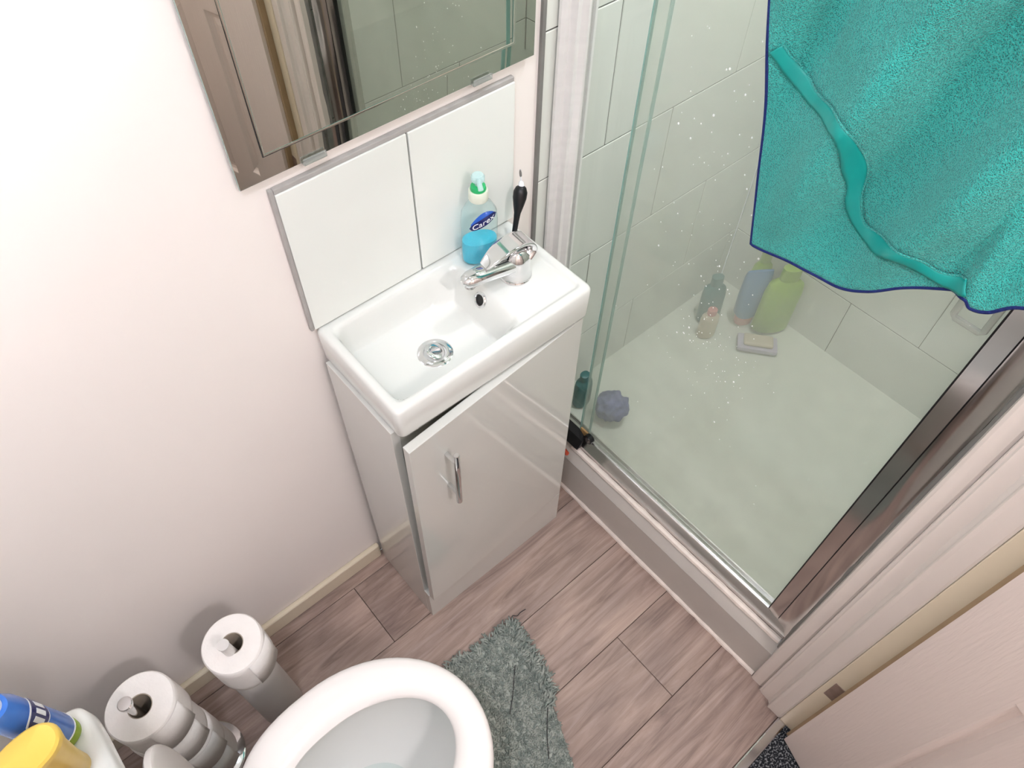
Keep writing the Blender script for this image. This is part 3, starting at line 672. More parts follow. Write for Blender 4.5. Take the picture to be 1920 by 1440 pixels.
bead([(0.5475, -0.03, 0.1720), (0.5475, YE_+0.02, 0.1720)], 0.0030, 'stained_sealant', 'rust', st, 0.001, 9)

# ================================================================== SHOWER ENCLOSURE
se = thing('shower_screen', 'steamed glass shower screen with metal frame and sliding pane', 'shower screen', (0.53, -0.4, 0.137))
ZG = 1.93
bm = prism_z(bmesh.new(), [(0, 0)]*0 or [(0, 0), (1, 0), (1, 1)], 0, 1); bm.free()
def prof_y(pts, y0, y1):
    return loft(bmesh.new(), [[Vector((x, y0, z)) for x, z in pts], [Vector((x, y1, z)) for x, z in pts]])
build('bottom_rail', prof_y([(0.4905, 0.1728), (0.5455, 0.1728), (0.5455, 0.1835), (0.5425, 0.1835), (0.5425, 0.1760), (0.5335, 0.1760), (0.5335, 0.1835), (0.5205, 0.1835), (0.5205, 0.2085), (0.5150, 0.2108), (0.5085, 0.2108), (0.5050, 0.2085), (0.4990, 0.196), (0.4915, 0.190)], YE_+0.006, -0.004), 'brushed', se, smooth=True)
build('top_rail', prof_y([(0.504, ZG), (0.56, ZG), (0.56, ZG+0.045), (0.504, ZG+0.045)], YE_+0.006, -0.004), 'brushed', se)
# post on the vanity-side wall
bm = prism_z(bmesh.new(), [(0.494, -0.0045), (0.550, -0.0045), (0.550, -0.026), (0.546, -0.034), (0.541, -0.034), (0.541, -0.029), (0.532, -0.029), (0.532, -0.034), (0.527, -0.034), (0.520, -0.026), (0.512, -0.026), (0.509, -0.014), (0.500, -0.014), (0.494, -0.010)], 0.213, ZG)
build('wall_post', bm, 'pale_metal', se)
# chrome post at the door side: two faces split by a dark seam
bm = prism_z(bmesh.new(), [(0.500, -0.7545), (0.556, -0.7545), (0.556, -0.7875), (0.482, -0.7875), (0.4815, -0.7860), (0.496, -0.772)], 0.2112, ZG)
build('end_post', bm, 'polished', se, smooth=True)
bm = prism_z(bmesh.new(), [(0.5035, -0.728), (0.5255, -0.728), (0.5255, -0.7525), (0.5005, -0.7525)], 0.2112, ZG)
build('door_stile', bm, 'polished', se, smooth=True)
build('seal_strip', B(0.5045, 0.5225, -0.7279, -0.7255, 0.2115, ZG), 'black', se)
build('post_seam', B(0.5035, 0.52, -0.7544, -0.7526, 0.2115, ZG), 'black', se)
# panes; the meeting edges hang slightly out of plumb
def plumb(bm):
    for v in bm.verts:
        if -0.3 < v.co.y < -0.1: v.co.y -= 0.010*(v.co.z-0.20)
    return bm
def pane(xc, ya, yb, z0, m):
    bm = B(xc-0.003, xc+0.003, ya, yb, z0, ZG-0.002)
    return build('pane', plumb(bm), m, se)
pA = pane(0.5155, -0.7254, -0.1525, 0.212, 'glass')
pB = pane(0.5380, -0.1600, -0.0300, 0.1735, 'glass2')
build('pane_edge', plumb(B(0.5120, 0.5190, -0.1522, -0.1500, 0.212, ZG-0.002)), 'glass_edge', pA)
build('pane_edge', plumb(B(0.5345, 0.5415, -0.1624, -0.1602, 0.1735, ZG-0.002)), 'glass_edge', pB)
# bottom roller of the sliding pane
rl = bmesh.new(); rc = Vector((0.5110, -0.190, 0.2245))
tube(rl, [rc+Vector((-0.013, 0, 0)), rc+Vector((-0.002, 0, 0))], 0.0125, 20); rlo = build('roller', rl, 'black', se, smooth=True)
tube(rl := bmesh.new(), [rc+Vector((-0.0142, 0, 0)), rc+Vector((-0.0131, 0, 0))], 0.0085, 18); build('roller_cap', rl, 'chrome', rlo, smooth=True)
build('roller_bracket', B(0.5065, 0.5115, -0.184, -0.156, 0.2115, 0.232, bev=0.002), 'rust', rlo)
# pull handle: rounded square ring on the sliding pane, by the end post
hp = [(-0.680, 1.10), (-0.680, 1.148), (-0.684, 1.152), (-0.714, 1.152), (-0.718, 1.148), (-0.718, 1.10), (-0.714, 1.096), (-0.684, 1.096)]
bm = bmesh.new(); P = [Vector((0.508, y, z-0.01)) for y, z in hp]; rings = []
for i in range(8):
    t = (P[(i+1) % 8]-P[i-1]).normalized(); u = Vector((1, 0, 0)); v = t.cross(u)
    rings.append([P[i]+u*(0.0042*math.cos(2*PI*k/8))+v*(0.0042*math.sin(2*PI*k/8)) for k in range(8)])
loft(bm, rings, wrap=True); build('pull_handle', bm, 'clip', se, smooth=True)
# water droplets on the pane
bm = bmesh.new(); rr = random.Random(21)
cl = [(-0.30, 1.20, .06, 16), (-0.33, 1.12, .05, 22), (-0.33, 0.98, .06, 26), (-0.36, 0.86, .06, 28), (-0.40, 0.78, .05, 26), (-0.40, 0.72, .06, 26), (-0.28, 1.3, .08, 16), (-0.45, 0.74, .05, 18), (-0.5, 0.6, .1, 10), (-0.35, 0.6, .08, 10)]
for cy, cz, s, k in cl:
    for _ in range(k):
        y, z = rr.gauss(cy, s), rr.gauss(cz, s*1.2)
        if not (-0.70 < y < -0.19 and 0.3 < z < 1.8): continue
        r = rr.uniform(0.0005, 0.0012) if rr.random() < 0.85 else rr.uniform(0.0012, 0.0020)
        t = bmesh.ops.create_icosphere(bm, subdivisions=1, radius=1.0)['verts']
        for v in t: v.co = Vector((0.5122+v.co.x*r*0.5, y+v.co.y*r, z+v.co.z*r*1.3))
o = build('water_droplets', bm, 'drop', se, smooth=True); o['kind'] = 'stuff'

# ================================================================== THINGS INSIDE THE SHOWER
ZS = 0.1195
def squeeze(name, label, x, y, h, a, b, m, capm, rot=0.0, cap_down=True, z=ZS, lean=(0, 0)):
    z = foot_z(x, y, max(a, b)); o = thing(name, label, 'bottle', (x, y, z))
    sh = lambda bm: [setattr(v, 'co', Vector((v.co.x+lean[0]*(v.co.z-z), v.co.y+lean[1]*(v.co.z-z), v.co.z))) for v in bm.verts] and bm
    ch = 0.028
    if cap_down:
        build('cap', sh(ovals(bmesh.new(), (x, y, z), [(a*.62, b*.8, 0), (a*.66, b*.84, .003), (a*.66, b*.84, ch)], 24, rot)), capm, o, smooth=True)
        build('body', sh(ovals(bmesh.new(), (x, y, z+ch), [(a*.66, b*.84, 0), (a*.92, b, .014), (a, b, h*.4), (a, b*.8, h*.75), (a*.96, b*.3, h-ch-.004), (a*.94, b*.2, h-ch)], 24, rot)), m, o, smooth=True)
    else:
        build('body', sh(ovals(bmesh.new(), (x, y, z), [(a*.9, b*.9, 0), (a, b, .006), (a, b, h*.6), (a*.9, b*.92, h*.74), (a*.45, b*.5, h*.82)], 24, rot)), m, o, smooth=True)
        build('cap', sh(ovals(bmesh.new(), (x, y, z+h*.82), [(a*.5, b*.6, 0), (a*.52, b*.62, .003), (a*.5, b*.6, h*.17), (a*.4, b*.45, h*.18)], 24, rot)), capm, o, smooth=True)
    return o
squeeze('shampoo_bottle', 'blue bottle in the shower corner behind steamed glass', 1.165, -0.150, 0.20, 0.038, 0.022, 'shower_blue', 'pink', -0.6)
squeeze('shower_gel_bottle', 'lime green bottle in the shower corner, right of the blue one', 1.200, -0.215, 0.235, 0.052, 0.026, 'shower_green', 'shower_green', -0.6, cap_down=False)
squeeze('shower_gel_bottle', 'taller lime green bottle at the back of the shower corner', 1.222, -0.125, 0.215, 0.030, 0.020, 'shower_green', 'shower_green', -0.3, cap_down=False)
squeeze('conditioner_bottle', 'dark teal bottle in the shower corner, left of the blue one', 1.095, -0.080, 0.15, 0.034, 0.020, 'shower_teal', 'shower_teal', -0.5, lean=(0.10, 0.10), cap_down=False)
squeeze('lotion_bottle', 'small beige bottle with pink cap before the teal one in the shower', 1.05, -0.112, 0.105, 0.026, 0.018, 'shower_beige', 'pink', -0.5, cap_down=False)
ZS = foot_z(1.125, -0.235, 0.06)
so2 = thing('soap_dish', 'pale lilac flat soap dish on the tray below the green bottle', 'soap dish', (1.14, -0.262, ZS))
cdish = Matrix.Translation((1.125, -0.235, ZS)) @ Matrix.Rotation(math.radians(-52), 4, 'Z')
bm = B(-0.055, 0.055, -0.028, 0.028, 0, 0.016, bev=0.006); bmesh.ops.transform(bm, matrix=cdish, verts=bm.verts); build('dish', bm, 'lilac', so2, smooth=True)
bm = B(-0.04, 0.04, -0.02, 0.02, 0.0162, 0.030, bev=0.007, seg=3); bmesh.ops.transform(bm, matrix=cdish, verts=bm.verts); build('soap_bar', bm, 'shower_beige', so2, smooth=True)
bm = bmesh.new(); t = bmesh.ops.create_icosphere(bm, subdivisions=4, radius=0.042)['verts']
for v in t:
    n_ = mnoise.noise(v.co*70); v.co = v.co*(1+0.28*n_); v.co = Vector((0.645+v.co.x, -0.135+v.co.y, foot_z(0.645, -0.135, 0.04)+0.040+v.co.z*0.85))
tag(build('bath_puff', bm, 'puff', None, smooth='all', origin=(0.645, -0.135, foot_z(0.645, -0.135, 0.04))), 'blue-grey bath puff on the tray beside the sliding pane', 'bath puff')
squeeze('shampoo_bottle', 'small teal bottle squeezed between the wall post and vanity side of the shower', 0.615, -0.058, 0.12, 0.026, 0.018, 'shower_teal', 'shower_teal', 0.0, cap_down=False)

# black rubber squeegee tucked between vanity and shower rail
sq = thing('squeegee', 'black rubber blade with orange-red grip wedged between vanity and shower rail', 'squeegee', (0.48, -0.12, 0.173))
bm = loft(bmesh.new(), [[Vector(p) for p in ((0.474, y, 0.194+dz), (0.4885, y, 0.1945+dz), (0.502+dx, y, 0.2125+dz), (0.5045+dx, y, 0.222+dz), (0.490, y, 0.216+dz))] for y, dx, dz in ((-0.050, 0.004, 0), (-0.150, 0.004, 0), (-0.172, -0.002, 0), (-0.182, -0.010, 0.001))])
build('blade', bm, 'black', sq)
build('grip', tube(bmesh.new(), spline([(0.480, -0.060, 0.204), (0.472, -0.090, 0.196), (0.464, -0.118, 0.186), (0.455, -0.142, 0.172)], 4), [0.009]*9+[0.010]*3+[0.007], 12), 'black', sq, smooth=True)
build('grip_end', tube(bmesh.new(), [(0.456, -0.142, 0.176), (0.4545, -0.160, 0.183), (0.453, -0.172, 0.187)], [0.006, 0.007, 0.005], 12), 'red', sq, smooth=True)

# ================================================================== TOWEL
tw = thing('towel', 'teal microfibre towel with navy stitched edge hung over the shower screen', 'towel', (0.47, -0.5, ZG))
BOT = spline([(0, -0.442, 1.072), (0, -0.491, 1.079), (0, -0.529, 1.083), (0, -0.566, 1.090), (0, -0.600, 1.112), (0, -0.629, 1.140), (0, -0.658, 1.161), (0, -0.688, 1.178), (0, -0.700, 1.172), (0, -0.716, 1.180), (0, -0.735, 1.205), (0, -0.775, 1.23), (0, -0.80, 1.25)], 8)
ZTOP = ZG+0.047
def towel_x(y, z):
    s = y+0.24*(z-1.2)
    a = sst(1.0, 1.35, z)
    f = 0.026*math.sin((s+0.50)*2*PI/0.15+0.6)*(0.55+0.45*a) + 0.005*math.sin((s+0.2)*2*PI/0.066+z*3) + 0.011*mnoise.noise(Vector((y*9, z*9, 0)))
    rg = (y+0.535+0.225*(z-1.32)); f += 0.008*math.exp(-(rg/0.030)**2)          # long ridge
    fl_ = 0.020*sst(-0.672, -0.690, y)*sst(1.40, 1.22, z)                         # turned-up flap at the right
    k = sst(1.55, ZTOP, z)
    zb = next((a.z+(b.z-a.z)*(a.y-y)/max(1e-6, a.y-b.y) for a, b in zip(BOT[:-1], BOT[1:]) if b.y <= y <= a.y), BOT[0].z)
    ed = 0.15+0.85*sst(0.0, 0.09, min(-0.442+(z-1.072)*0.288-y, z-zb))
    return min(0.441*(1-k)+0.491*k - f*ed*(1-k) - fl_*0.7, 0.462 if z < 1.6 else 1.0)
rows = []; NV = 110
for j in range(NV+1):
    v = j/NV; r_ = []
    for i, b in enumerate(BOT):
        u = i/(len(BOT)-1); ty = -0.215-0.52*u
        y = b.y+(ty-b.y)*v; z = b.z+(ZTOP-b.z)*v
        r_.append(Vector((towel_x(y, z), y, z)))
    rows.append(r_)
over = []
for k, (dx, dz) in enumerate(((0.006, 0.0075), (0.03, 0.0090), (0.060, 0.0090), (0.077, 0.005), (0.081, -0.02), (0.083, -0.10), (0.084, -0.2))):
    over.append([Vector((0.491+dx, p.y, ZTOP+dz)) for p in rows[-1]])
bm = bmesh.new(); loft(bm, rows+over, closed=False, cap0=False, cap1=False)
cl_o = build('cloth', bm, 'towel', tw, smooth='all')
md = cl_o.modifiers.new('thickness', 'SOLIDIFY'); md.thickness = 0.0045; md.offset = 0
md = cl_o.modifiers.new('smooth', 'SUBSURF'); md.levels = 1; md.render_levels = 1
build('hem', tube(bmesh.new(), [r_[0]+Vector((-0.0005, 0, 0)) for r_ in rows[::-1]]+[p+Vector((-0.0005, 0, -0.0005)) for p in BOT and rows[0][1:]], 0.0023, 8), 'stitch', tw, smooth='all')
rp = spline([(0, -0.390, 1.315), (0, -0.410, 1.306), (0, -0.45, 1.286), (0, -0.488, 1.27), (0, -0.517, 1.249), (0, -0.533, 1.224), (0, -0.541, 1.196), (0, -0.563, 1.176), (0, -0.596, 1.170), (0, -0.63, 1.175), (0, -0.658, 1.176), (0, -0.686, 1.183)], 6)
def onto_towel(p):      # lay a traced strap point on the cloth surface along its line of sight
    q_ = Vector((0.445, p.y, p.z)); d = q_-CAM
    for _ in range(12): q_ = CAM + d*((towel_x(q_.y, q_.z)-CAM.x)/d.x)
    return Vector((0, q_.y, q_.z))
rp = [onto_towel(p) for p in rp]
rp = [(rp[max(i-2, 0)]+rp[max(i-1, 0)]+rp[i]+rp[min(i+1, len(rp)-1)]+rp[min(i+2, len(rp)-1)])/5 for i in range(len(rp))]
rings = []
for i, p in enumerate(rp):
    t = (rp[min(i+1, len(rp)-1)]-rp[max(i-1, 0)]).normalized(); n_ = Vector((0, -t.z, t.y))
    wd = 0.0092*(1-0.2*math.sin(i*0.35)**2)
    rings.append([Vector((towel_x(p.y+n_.y*wd*c, p.z+n_.z*wd*c)-0.0064-0.0012*(1-c*c), p.y+n_.y*wd*c, p.z+n_.z*wd*c)) for c in (-1, -.6, -.2, .2, .6, 1)])
bm = loft(bmesh.new(), rings, closed=False, cap0=False, cap1=False)
rb = build('satin_strap', bm, 'ribbon', tw, smooth='all'); md = rb.modifiers.new('thickness', 'SOLIDIFY'); md.thickness = 0.0012
tube(bm := bmesh.new(), [r_[0] for r_ in rings], 0.0011, 6); build('strap_seam', bm, 'towel', rb, smooth=True)

# ================================================================== TOILET
TYC = -0.495
tl = thing('toilet', 'white close-coupled toilet with its seat down and lid raised', 'toilet', (-0.4, TYC, 0))
def egg(cx, af, ab, b, z, n=64, pb=2.6):
    pts = []
    for i in range(n):
        a = 2*PI*i/n; ca, sa = math.cos(a), math.sin(a)
        if ca >= 0: x, y = af*ca, b*sa
        else: x, y = -ab*abs(ca)**(2/pb), b*math.copysign(abs(sa)**(2/pb), sa)
        pts.append(Vector((cx+x, TYC+y, z)))
    return pts
SC = -0.310
bm = bmesh.new(); rings = []
for f, z in ((0.0, 0.403), (0.0, 0.408), (0.05, 0.4165), (0.14, 0.4205), (0.35, 0.4225), (0.6, 0.4215), (0.8, 0.4180), (0.93, 0.4120), (1.0, 0.4060), (1.0, 0.4020)):
    o_ = egg(SC, 0.214, 0.195, 0.181, z); i_ = egg(SC, 0.158, 0.130, 0.105, z)
    rings.append([a.lerp(b, f) for a, b in zip(o_, i_)])
loft(bm, rings, wrap=True); build('seat', bm, 'seat', tl, smooth=True)
# pan: outer shell, rim, inner bowl
bm = bmesh.new(); prof = [(-0.36, .115, .20, .095, 0.0), (-0.36, .115, .20, .095, 0.03), (-0.36, .13, .20, .10, 0.12), (-0.34, .16, .20, .125, 0.22), (-0.32, .195, .21, .165, 0.32), (-0.312, .205, .21, .174, 0.375), (SC, .206, .205, .174, 0.398), (SC, .200, .20, .168, 0.4015),
        (SC, .172, .142, .122, 0.4015), (SC, .166, .136, .116, 0.395), (SC, .172, .14, .122, 0.36), (SC, .166, .136, .118, 0.325), (-0.315, .145, .12, .105, 0.28), (-0.325, .11, .09, .082, 0.235), (-0.34, .075, .06, .06, 0.21), (-0.345, .04, .035, .035, 0.20)]
loft(bm, [egg(c, a, b_, w_, z) for c, a, b_, w_, z in prof]); build('pan', bm, 'pan', tl, smooth='all')
wb = egg(-0.335, .088, .072, .069, 0.222); wb2 = egg(-0.335, .03, .03, .03, 0.222)
build('pan_water', loft(bmesh.new(), [wb, wb2], cap0=False), 'aqua' if False else 'clear', tl)
build('pan_back', B(-0.60, -0.48, TYC-0.10, TYC+0.10, 0.0, 0.40, bev=0.02, seg=3), 'pan', tl, smooth=True)
# lid raised against the cistern
ol = [(0.175*math.copysign(abs(math.cos(t))**0.9, math.cos(t)), 0.174+0.174*math.sin(t)) for t in (2*PI*k/56 for k in range(56))]
build('lid', loft(bmesh.new(), [[Vector((x-0.012*v, TYC+u*f, 0.428+0.174+(v-0.174)*f)) for u, v in ol] for f, x in ((0.955, -0.4835), (0.99, -0.4850), (1.0, -0.4880), (1.0, -0.4930), (0.985, -0.4960), (0.95, -0.4975))]), 'seat', tl, smooth=True)
build('seat_hinge', tube(bmesh.new(), [(-0.505, TYC-0.09, 0.415), (-0.505, TYC+0.09, 0.415)], 0.011, 14), 'seat', tl, smooth=True)
CLX, CLY0, CLY1, CLZ = -0.506, -0.700, -0.282, 0.80
bm = bmesh.new(); rings = []
for ins, z in ((0.004, CLZ-0.038), (0.0, CLZ-0.034), (0.0, CLZ-0.010), (0.003, CLZ-0.004), (0.010, CLZ)):
    rings.append(ring(((XL+0.004+CLX)/2, (CLY0+CLY1)/2), (CLX-XL-0.004)/2-ins, (CLY1-CLY0)/2-ins, z, 72, 0, 14))
loft(bm, rings); build('cistern_lid', bm, 'pan', tl, smooth=True)
bm = loft(bmesh.new(), [ring(((XL+0.004+fx)/2, TYC), (fx-XL-0.004)/2, hy, z, 60, 0, 9) for fx, hy, z in ((-0.625, 0.165, 0.40), (-0.60, 0.18, 0.44), (-0.575, 0.190, 0.60), (-0.555, 0.194, 0.74), (-0.545, 0.195, CLZ-0.038))])
build('cistern', bm, 'pan', tl, smooth=True)
build('flush_button', lathe(bmesh.new(), (-0.64, TYC-0.03, CLZ), [(0.026, 0), (0.026, 0.003), (0.021, 0.005), (0.001, 0.006)], 30), 'chrome', tl, smooth=True)

# ================================================================== BOTTLES ON THE CISTERN LID
def tilt(bm, o, lx, ly):
    for v in bm.verts: h = v.co.z-o[2]; v.co.x += lx*h; v.co.y += ly*h
    return bm
c = (-0.536, -0.311, CLZ+0.0005)
BL = (0.0, -0.08)
o = thing('cleaner_bottle', 'blue-sleeved bottle with lime green base standing on the cistern lid', 'bottle', c)
rz = 0.45
bo = lambda prof, dz, pw=2.3: tilt(ovals(bmesh.new(), (c[0], c[1], c[2]+dz), prof, 36, rz, pw), c, *BL)
build('bottle_base', bo([(0.015, 0.0165, 0), (0.0180, 0.0195, 0.004), (0.0190, 0.0210, 0.014), (0.0185, 0.0205, 0.027)], 0), 'lime', o, smooth=True)
sl = build('sleeve', bo([(0.0190, 0.0210, 0), (0.0195, 0.0215, 0.003), (0.0190, 0.021, 0.06), (0.0180, 0.020, 0.115), (0.014, 0.015, 0.14)], 0.0255), 'bottle_blue', o, smooth=True)
build('sleeve_border', bo([(0.0192, 0.0212, 0), (0.0198, 0.0218, 0.0006), (0.0198, 0.0218, 0.0024), (0.0192, 0.0212, 0.003)], 0.0240), 'print_white', sl, smooth=True)
build('cap', bo([(0.010, 0.010, 0), (0.0105, 0.0105, 0.004), (0.0100, 0.0100, 0.040), (0.007, 0.007, 0.045)], 0.1655, 2), 'print_white', o, smooth=True)
def onsleeve(th, h, off):
    k = sst(0, 0.115, h-0.0255); a, b_ = 0.0197-0.0015*k+off, 0.0217-0.0015*k+off
    ct, s_ = math.cos(th), math.sin(th)
    x = a*math.copysign(abs(ct)**(2/2.3), ct); y = b_*math.copysign(abs(s_)**(2/2.3), s_)
    return Vector((c[0]+x*math.cos(rz)-y*math.sin(rz)+BL[0]*h, c[1]+x*math.sin(rz)+y*math.cos(rz)+BL[1]*h, c[2]+h))
def patch(t0, t1, h0, h1, off, rnd=False, n=12):
    bm = bmesh.new(); A, Bv = [], []
    for i in range(n+1):
        t = i/n; th = t0+(t1-t0)*t; hm, hh = (h0+h1)/2, (h1-h0)/2
        if rnd: hh *= math.sqrt(max(0.004, 1-(2*t-1)**2))
        A.append(bm.verts.new(onsleeve(th, hm+hh, off))); Bv.append(bm.verts.new(onsleeve(th, hm-hh, off)))
    for i in range(n): bm.faces.new((Bv[i], Bv[i+1], A[i+1], A[i]))
    return bm
def thick(o, t=0.0003):
    md = o.modifiers.new('thickness', 'SOLIDIFY'); md.thickness = t; return o
pw = thick(build('print_panel', patch(0.5, 1.5, 0.031, 0.052, 0.0006), 'print_white', sl)); thick(build('print_text_block', patch(0.6, 1.4, 0.0335, 0.0495, 0.0010), 'lilac', pw))
lg = thick(build('logo_border', patch(-1.9, 0.3, 0.088, 0.132, 0.0005, True), 'print_white', sl)); thick(build('logo', patch(-1.8, 0.2, 0.091, 0.129, 0.0010, True), 'label_navy', lg))
for k in range(3): thick(build('logo_letter', patch(-1.4+k*0.45, -1.12+k*0.45, 0.100, 0.120, 0.0015), 'print_white', lg))
c = (-0.541, -0.3545, CLZ+0.0005)
o = thing('cleaner_bottle', 'yellow bottle with a wide oval top standing on the cistern lid', 'bottle', c)
build('body', tilt(ovals(bmesh.new(), c, [(0.015, 0.0125, 0), (0.018, 0.0150, 0.004), (0.020, 0.0165, 0.04), (0.027, 0.020, 0.10), (0.034, 0.0225, 0.134)], 36, 0.15), c, 0.05, -0.15), 'yellow', o, smooth=True)
build('top', tilt(ovals(bmesh.new(), (c[0], c[1], c[2]+0.134), [(0.034, 0.0225, 0), (0.0345, 0.0230, 0.003), (0.0335, 0.0220, 0.010), (0.031, 0.0195, 0.0125), (0.002, 0.001, 0.013)], 36, 0.15), c, 0.05, -0.15), 'yellow', o, smooth=True)
c = (-0.534, -0.404, CLZ+0.0005)
o = thing('bottle', 'translucent mauve bottle on the cistern lid beside the yellow one', 'bottle', c)
build('body', ovals(bmesh.new(), c, [(0.015, 0.016, 0), (0.018, 0.018, 0.004), (0.018, 0.018, 0.04), (0.011, 0.011, 0.052)], 28, 0.4), 'purple', o, smooth=True)
build('cap', ovals(bmesh.new(), (c[0], c[1], c[2]+0.0522), [(0.0095, 0.0095, 0), (0.010, 0.010, 0.002), (0.0095, 0.0095, 0.016), (0.008, 0.008, 0.018)], 24, 0.4, 2), 'purple', o, smooth=True)

# ================================================================== TOILET ROLLS
def roll(c, R=0.055, H=0.1, label='', r_in=0.020, seedv=0, group=None, sag=0.0):
    o = thing('toilet_roll', label, 'toilet roll', c, group)
    rr = random.Random(seedv); ph = rr.uniform(0, 6)
    def rg(r, z, wob=0.0):
        return [Vector((c[0]+(r*(1+wob*math.sin(2*a+ph)+wob*0.5*math.sin(3*a)))*math.cos(a), c[1]+(r*(1+wob*math.sin(2*a+ph)+wob*0.5*math.sin(3*a)))*math.sin(a), c[2]+z)) for a in (2*PI*k/56 for k in range(56))]
    bm = bmesh.new(); w_ = 0.018
    loft(bm, [rg(r_in, 0.001), rg(R*.5, 0.0), rg(R-.003, 0.0, w_), rg(R-0.0005, 0.003, w_), rg(R, 0.02, w_), rg(R, H-.02, w_), rg(R-0.0005, H-.003, w_), rg(R-.003, H, w_), rg(R*.55, H, w_*.5), rg(r_in, H-.001)], wrap=True)
    build('paper', bm, 'paper', o, smooth=True)
    bm = bmesh.new(); loft(bm, [rg(r_in-.0002, 0.0015), rg(r_in-.0002, H-.0015), rg(r_in-.0016, H-.0015), rg(r_in-.0016, 0.0015)], wrap=True)
    build('core', bm, 'core', o, smooth=True)
    # loose last sheet
    bm = bmesh.new(); a0 = -1.9+rr.uniform(-.4, .4); A, Bv = [], []
    for k in range(14):
        a = a0+k*0.09; r = R*(1+w_*math.sin(2*a+ph)+w_*0.5*math.sin(3*a))+0.0008+0.00008*k*k*0.25
        zb = c[2]+0.002-(sag*k/13)
        A.append(bm.verts.new((c[0]+r*math.cos(a), c[1]+r*math.sin(a), c[2]+H-0.003))); Bv.append(bm.verts.new((c[0]+r*math.cos(a), c[1]+r*math.sin(a), zb)))
    for k in range(13): bm.faces.new((Bv[k], Bv[k+1], A[k+1], A[k]))
    thick(build('loose_sheet', bm, 'paper', o, smooth='all'), 0.0005)
    return o
# toilet brush in a plain white holder; a roll is slipped over the brush handle
HX, HY = -0.371, -0.157
tb_ = thing('toilet_brush', 'white toilet brush in a cylindrical holder under a toilet roll', 'toilet brush', (HX, HY, 0))
build('holder', lathe(bmesh.new(), (HX, HY, 0), [(0.043, 0), (0.0445, 0.003), (0.0425, 0.26), (0.0425, 0.295), (0.040, 0.298), (0.012, 0.299)], 40), 'brush_plastic', tb_, smooth=True)
hdl = build('brush_handle', tube(bmesh.new(), [(HX, HY, 0.298), (HX-0.002, HY-0.004, 0.35), (HX-0.004, HY-0.008, 0.40), (HX-0.005, HY-0.010, 0.436), (HX-0.005, HY-0.0102, 0.440)], [0.0095, 0.0095, 0.0095, 0.0095, 0.007], 18), 'brush_plastic', tb_, smooth=True)
build('handle_notch', lathe(bmesh.new(), (HX-0.005, HY-0.0102, 0.4395), [(0.0098, 0), (0.0108, 0.0015), (0.0105, 0.004), (0.006, 0.0045)], 18), 'brush_plastic', hdl, smooth=True)
roll((HX+0.005, HY+0.002, 0.3005), 0.0545, 0.1, 'white toilet roll slipped over the toilet brush handle', seedv=2)
# chrome stand with a stack of rolls
PX, PY = -0.540, -0.156
ps = thing('toilet_roll_stand', 'chrome freestanding toilet roll stand beside the toilet', 'roll stand', (PX, PY, 0))
build('base_plate', lathe(bmesh.new(), (PX, PY, 0), [(0.070, 0), (0.072, 0.002), (0.072, 0.008), (0.068, 0.011), (0.001, 0.012)], 48), 'chrome', ps, smooth=True)
build('pole', lathe(bmesh.new(), (PX, PY, 0.011), [(0.008, 0), (0.008, 0.435), (0.0115, 0.436), (0.0120, 0.438), (0.0120, 0.444), (0.0105, 0.4455), (0.001, 0.446)], 24), 'chrome', ps, smooth=True)
offs = [(0.003, 0.003), (0.005, 0.002), (0.002, 0.004), (0.0075, 0.005)]
names = ['bottom', 'third', 'second', 'topmost']
lbl = ['bottom toilet roll of the stack on the chrome stand', 'second toilet roll from the base of the chrome stand', 'toilet roll just under the topmost on the chrome stand', 'topmost toilet roll on the chrome stand, tube showing']
for k in range(4):
    roll((PX+offs[k][0], PY+offs[k][1], 0.0125+0.0985*k), 0.0565 if k < 3 else 0.0575, 0.098, lbl[k], seedv=11+k, group='toilet rolls stacked on the stand', r_in=0.0205)

# ================================================================== PEDESTAL MAT
mt = thing('bath_mat', 'worn grey-green chenille mat with ragged fringe at the toilet foot', 'bath mat', (0.0, -0.5, 0))
out = [(0.128, -0.350), (0.124, -0.40), (0.117, -0.45), (0.109, -0.495), (0.094, -0.525), (0.075, -0.545), (0.055, -0.595), (0.035, -0.640), (0.018, -0.685), (0.0, -0.73), (-0.24, -0.74), (-0.24, -0.60), (-0.22, -0.58), (-0.22, -0.42), (-0.24, -0.40), (-0.24, -0.335), (-0.10, -0.334), (-0.04, -0.336), (0.02, -0.342), (0.075, -0.346)]
bm = bmesh.new(); cx_, cy_ = -0.06, -0.5
ins = lambda k, z: [Vector((cx_+(x-cx_)*k, cy_+(y-cy_)*k, z)) for x, y in out]
loft(bm, [ins(1.0, 0.0004), ins(1.0, 0.005), ins(0.985, 0.008)]); build('backing', bm, 'mat', mt)
def inside(x, y):
    c = False; n = len(out)
    for i in range(n):
        x1_, y1_ = out[i]; x2_, y2_ = out[i-1]
        if (y1_ > y) != (y2_ > y) and x < (x2_-x1_)*(y-y1_)/(y2_-y1_)+x1_: c = not c
    return c
rr = random.Random(5)
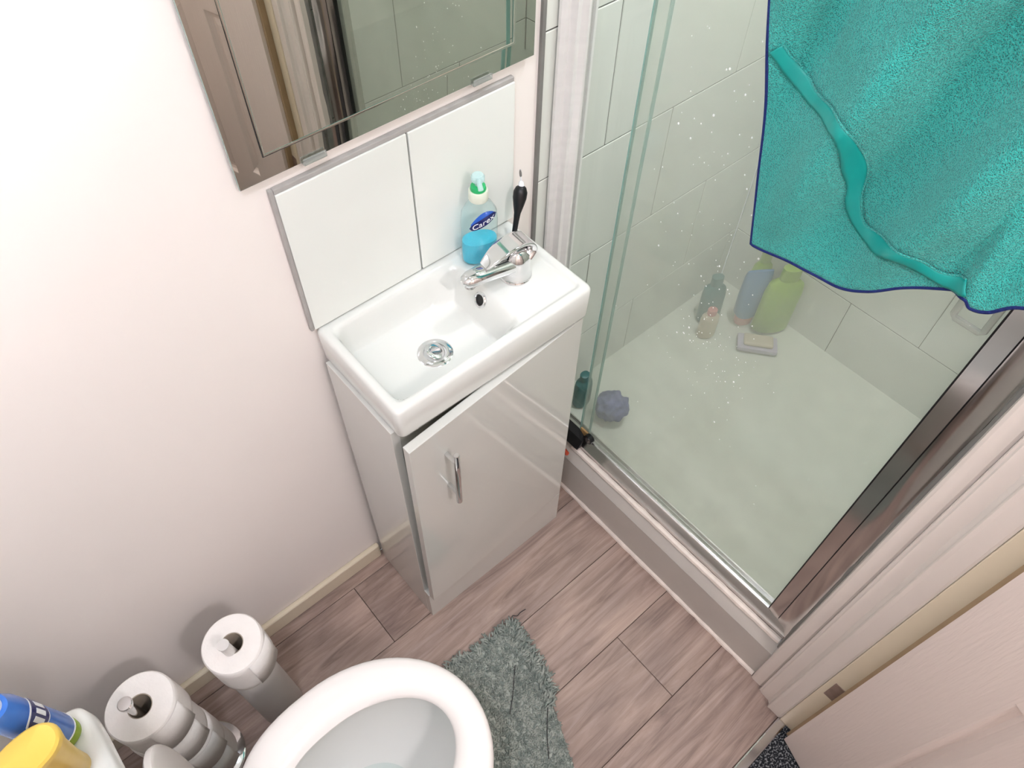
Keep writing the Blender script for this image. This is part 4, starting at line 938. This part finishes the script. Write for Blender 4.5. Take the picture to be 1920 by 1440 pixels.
def tuft(bm, x, y, z, ang_, L, r, lift):
    d = Vector((math.cos(ang_), math.sin(ang_), 0)); P = []; bend = rr.uniform(-0.5, 0.5)
    for k in range(4):
        t = k/3; dd = Vector((math.cos(ang_+bend*t), math.sin(ang_+bend*t), 0))
        P.append(Vector((x, y, z))+dd*(L*t)+Vector((0, 0, lift*math.sin(PI*min(1, t*0.75+0.05)))))
    tube(bm, P, [r, r*1.1, r, r*0.5], 5)
bm = bmesh.new()
for _ in range(5200):      # short pile over the part of the mat that shows
    x, y = rr.uniform(-0.12, 0.13), rr.uniform(-0.745, -0.334)
    if inside(x, y): tuft(bm, x, y, 0.0075, rr.uniform(0, 2*PI), rr.uniform(0.005, 0.010), 0.0014, rr.uniform(0.001, 0.004))
o = build('pile', bm, 'tuft', mt, smooth='all'); o['kind'] = 'stuff'
bm = bmesh.new()
def along(pts, n):
    P = [Vector((x, y, 0)) for x, y in pts]; segs = [(P[i+1]-P[i]).length for i in range(len(P)-1)]; T = sum(segs)
    for k in range(n):
        t = rr.random()*T; i = 0
        while t > segs[i]: t -= segs[i]; i += 1
        yield P[i]+(P[i+1]-P[i])*(t/segs[i]), (P[i+1]-P[i]).normalized()
for p, t in along(out[15:]+out[:1], 330):
    a = math.atan2(1, 0)+rr.gauss(0, 0.35); q_ = p+Vector((0, -rr.uniform(-0.002, 0.022), 0))
    tuft(bm, q_.x, q_.y, rr.uniform(0.004, 0.011), a, rr.uniform(0.010, 0.020), 0.0020, rr.uniform(0.002, 0.006))
for p, t in along(out[0:6], 330):
    a = rr.gauss(0.15, 0.5); q_ = p+Vector((-rr.uniform(-0.002, 0.032), 0, 0))
    tuft(bm, q_.x, q_.y, rr.uniform(0.004, 0.011), a, rr.uniform(0.010, 0.019), 0.0020, rr.uniform(0.002, 0.006))
o = build('fringe', bm, 'tuft', mt, smooth='all'); o['kind'] = 'stuff'
for pts in ([(0.128, -0.345), (0.138, -0.338), (0.146, -0.345), (0.158, -0.344), (0.172, -0.346)], [(0.100, -0.50), (0.075, -0.53), (0.05, -0.555), (0.022, -0.585), (-0.005, -0.62)], [(0.066, -0.43), (0.045, -0.45), (0.02, -0.475), (-0.01, -0.50)]):
    zz = 0.0012 if pts[0][0] > 0.12 else 0.0125
    build('loose_thread', tube(bmesh.new(), spline([(x, y, zz) for x, y in pts], 5), 0.0009, 6), 'thread', mt, smooth=True)
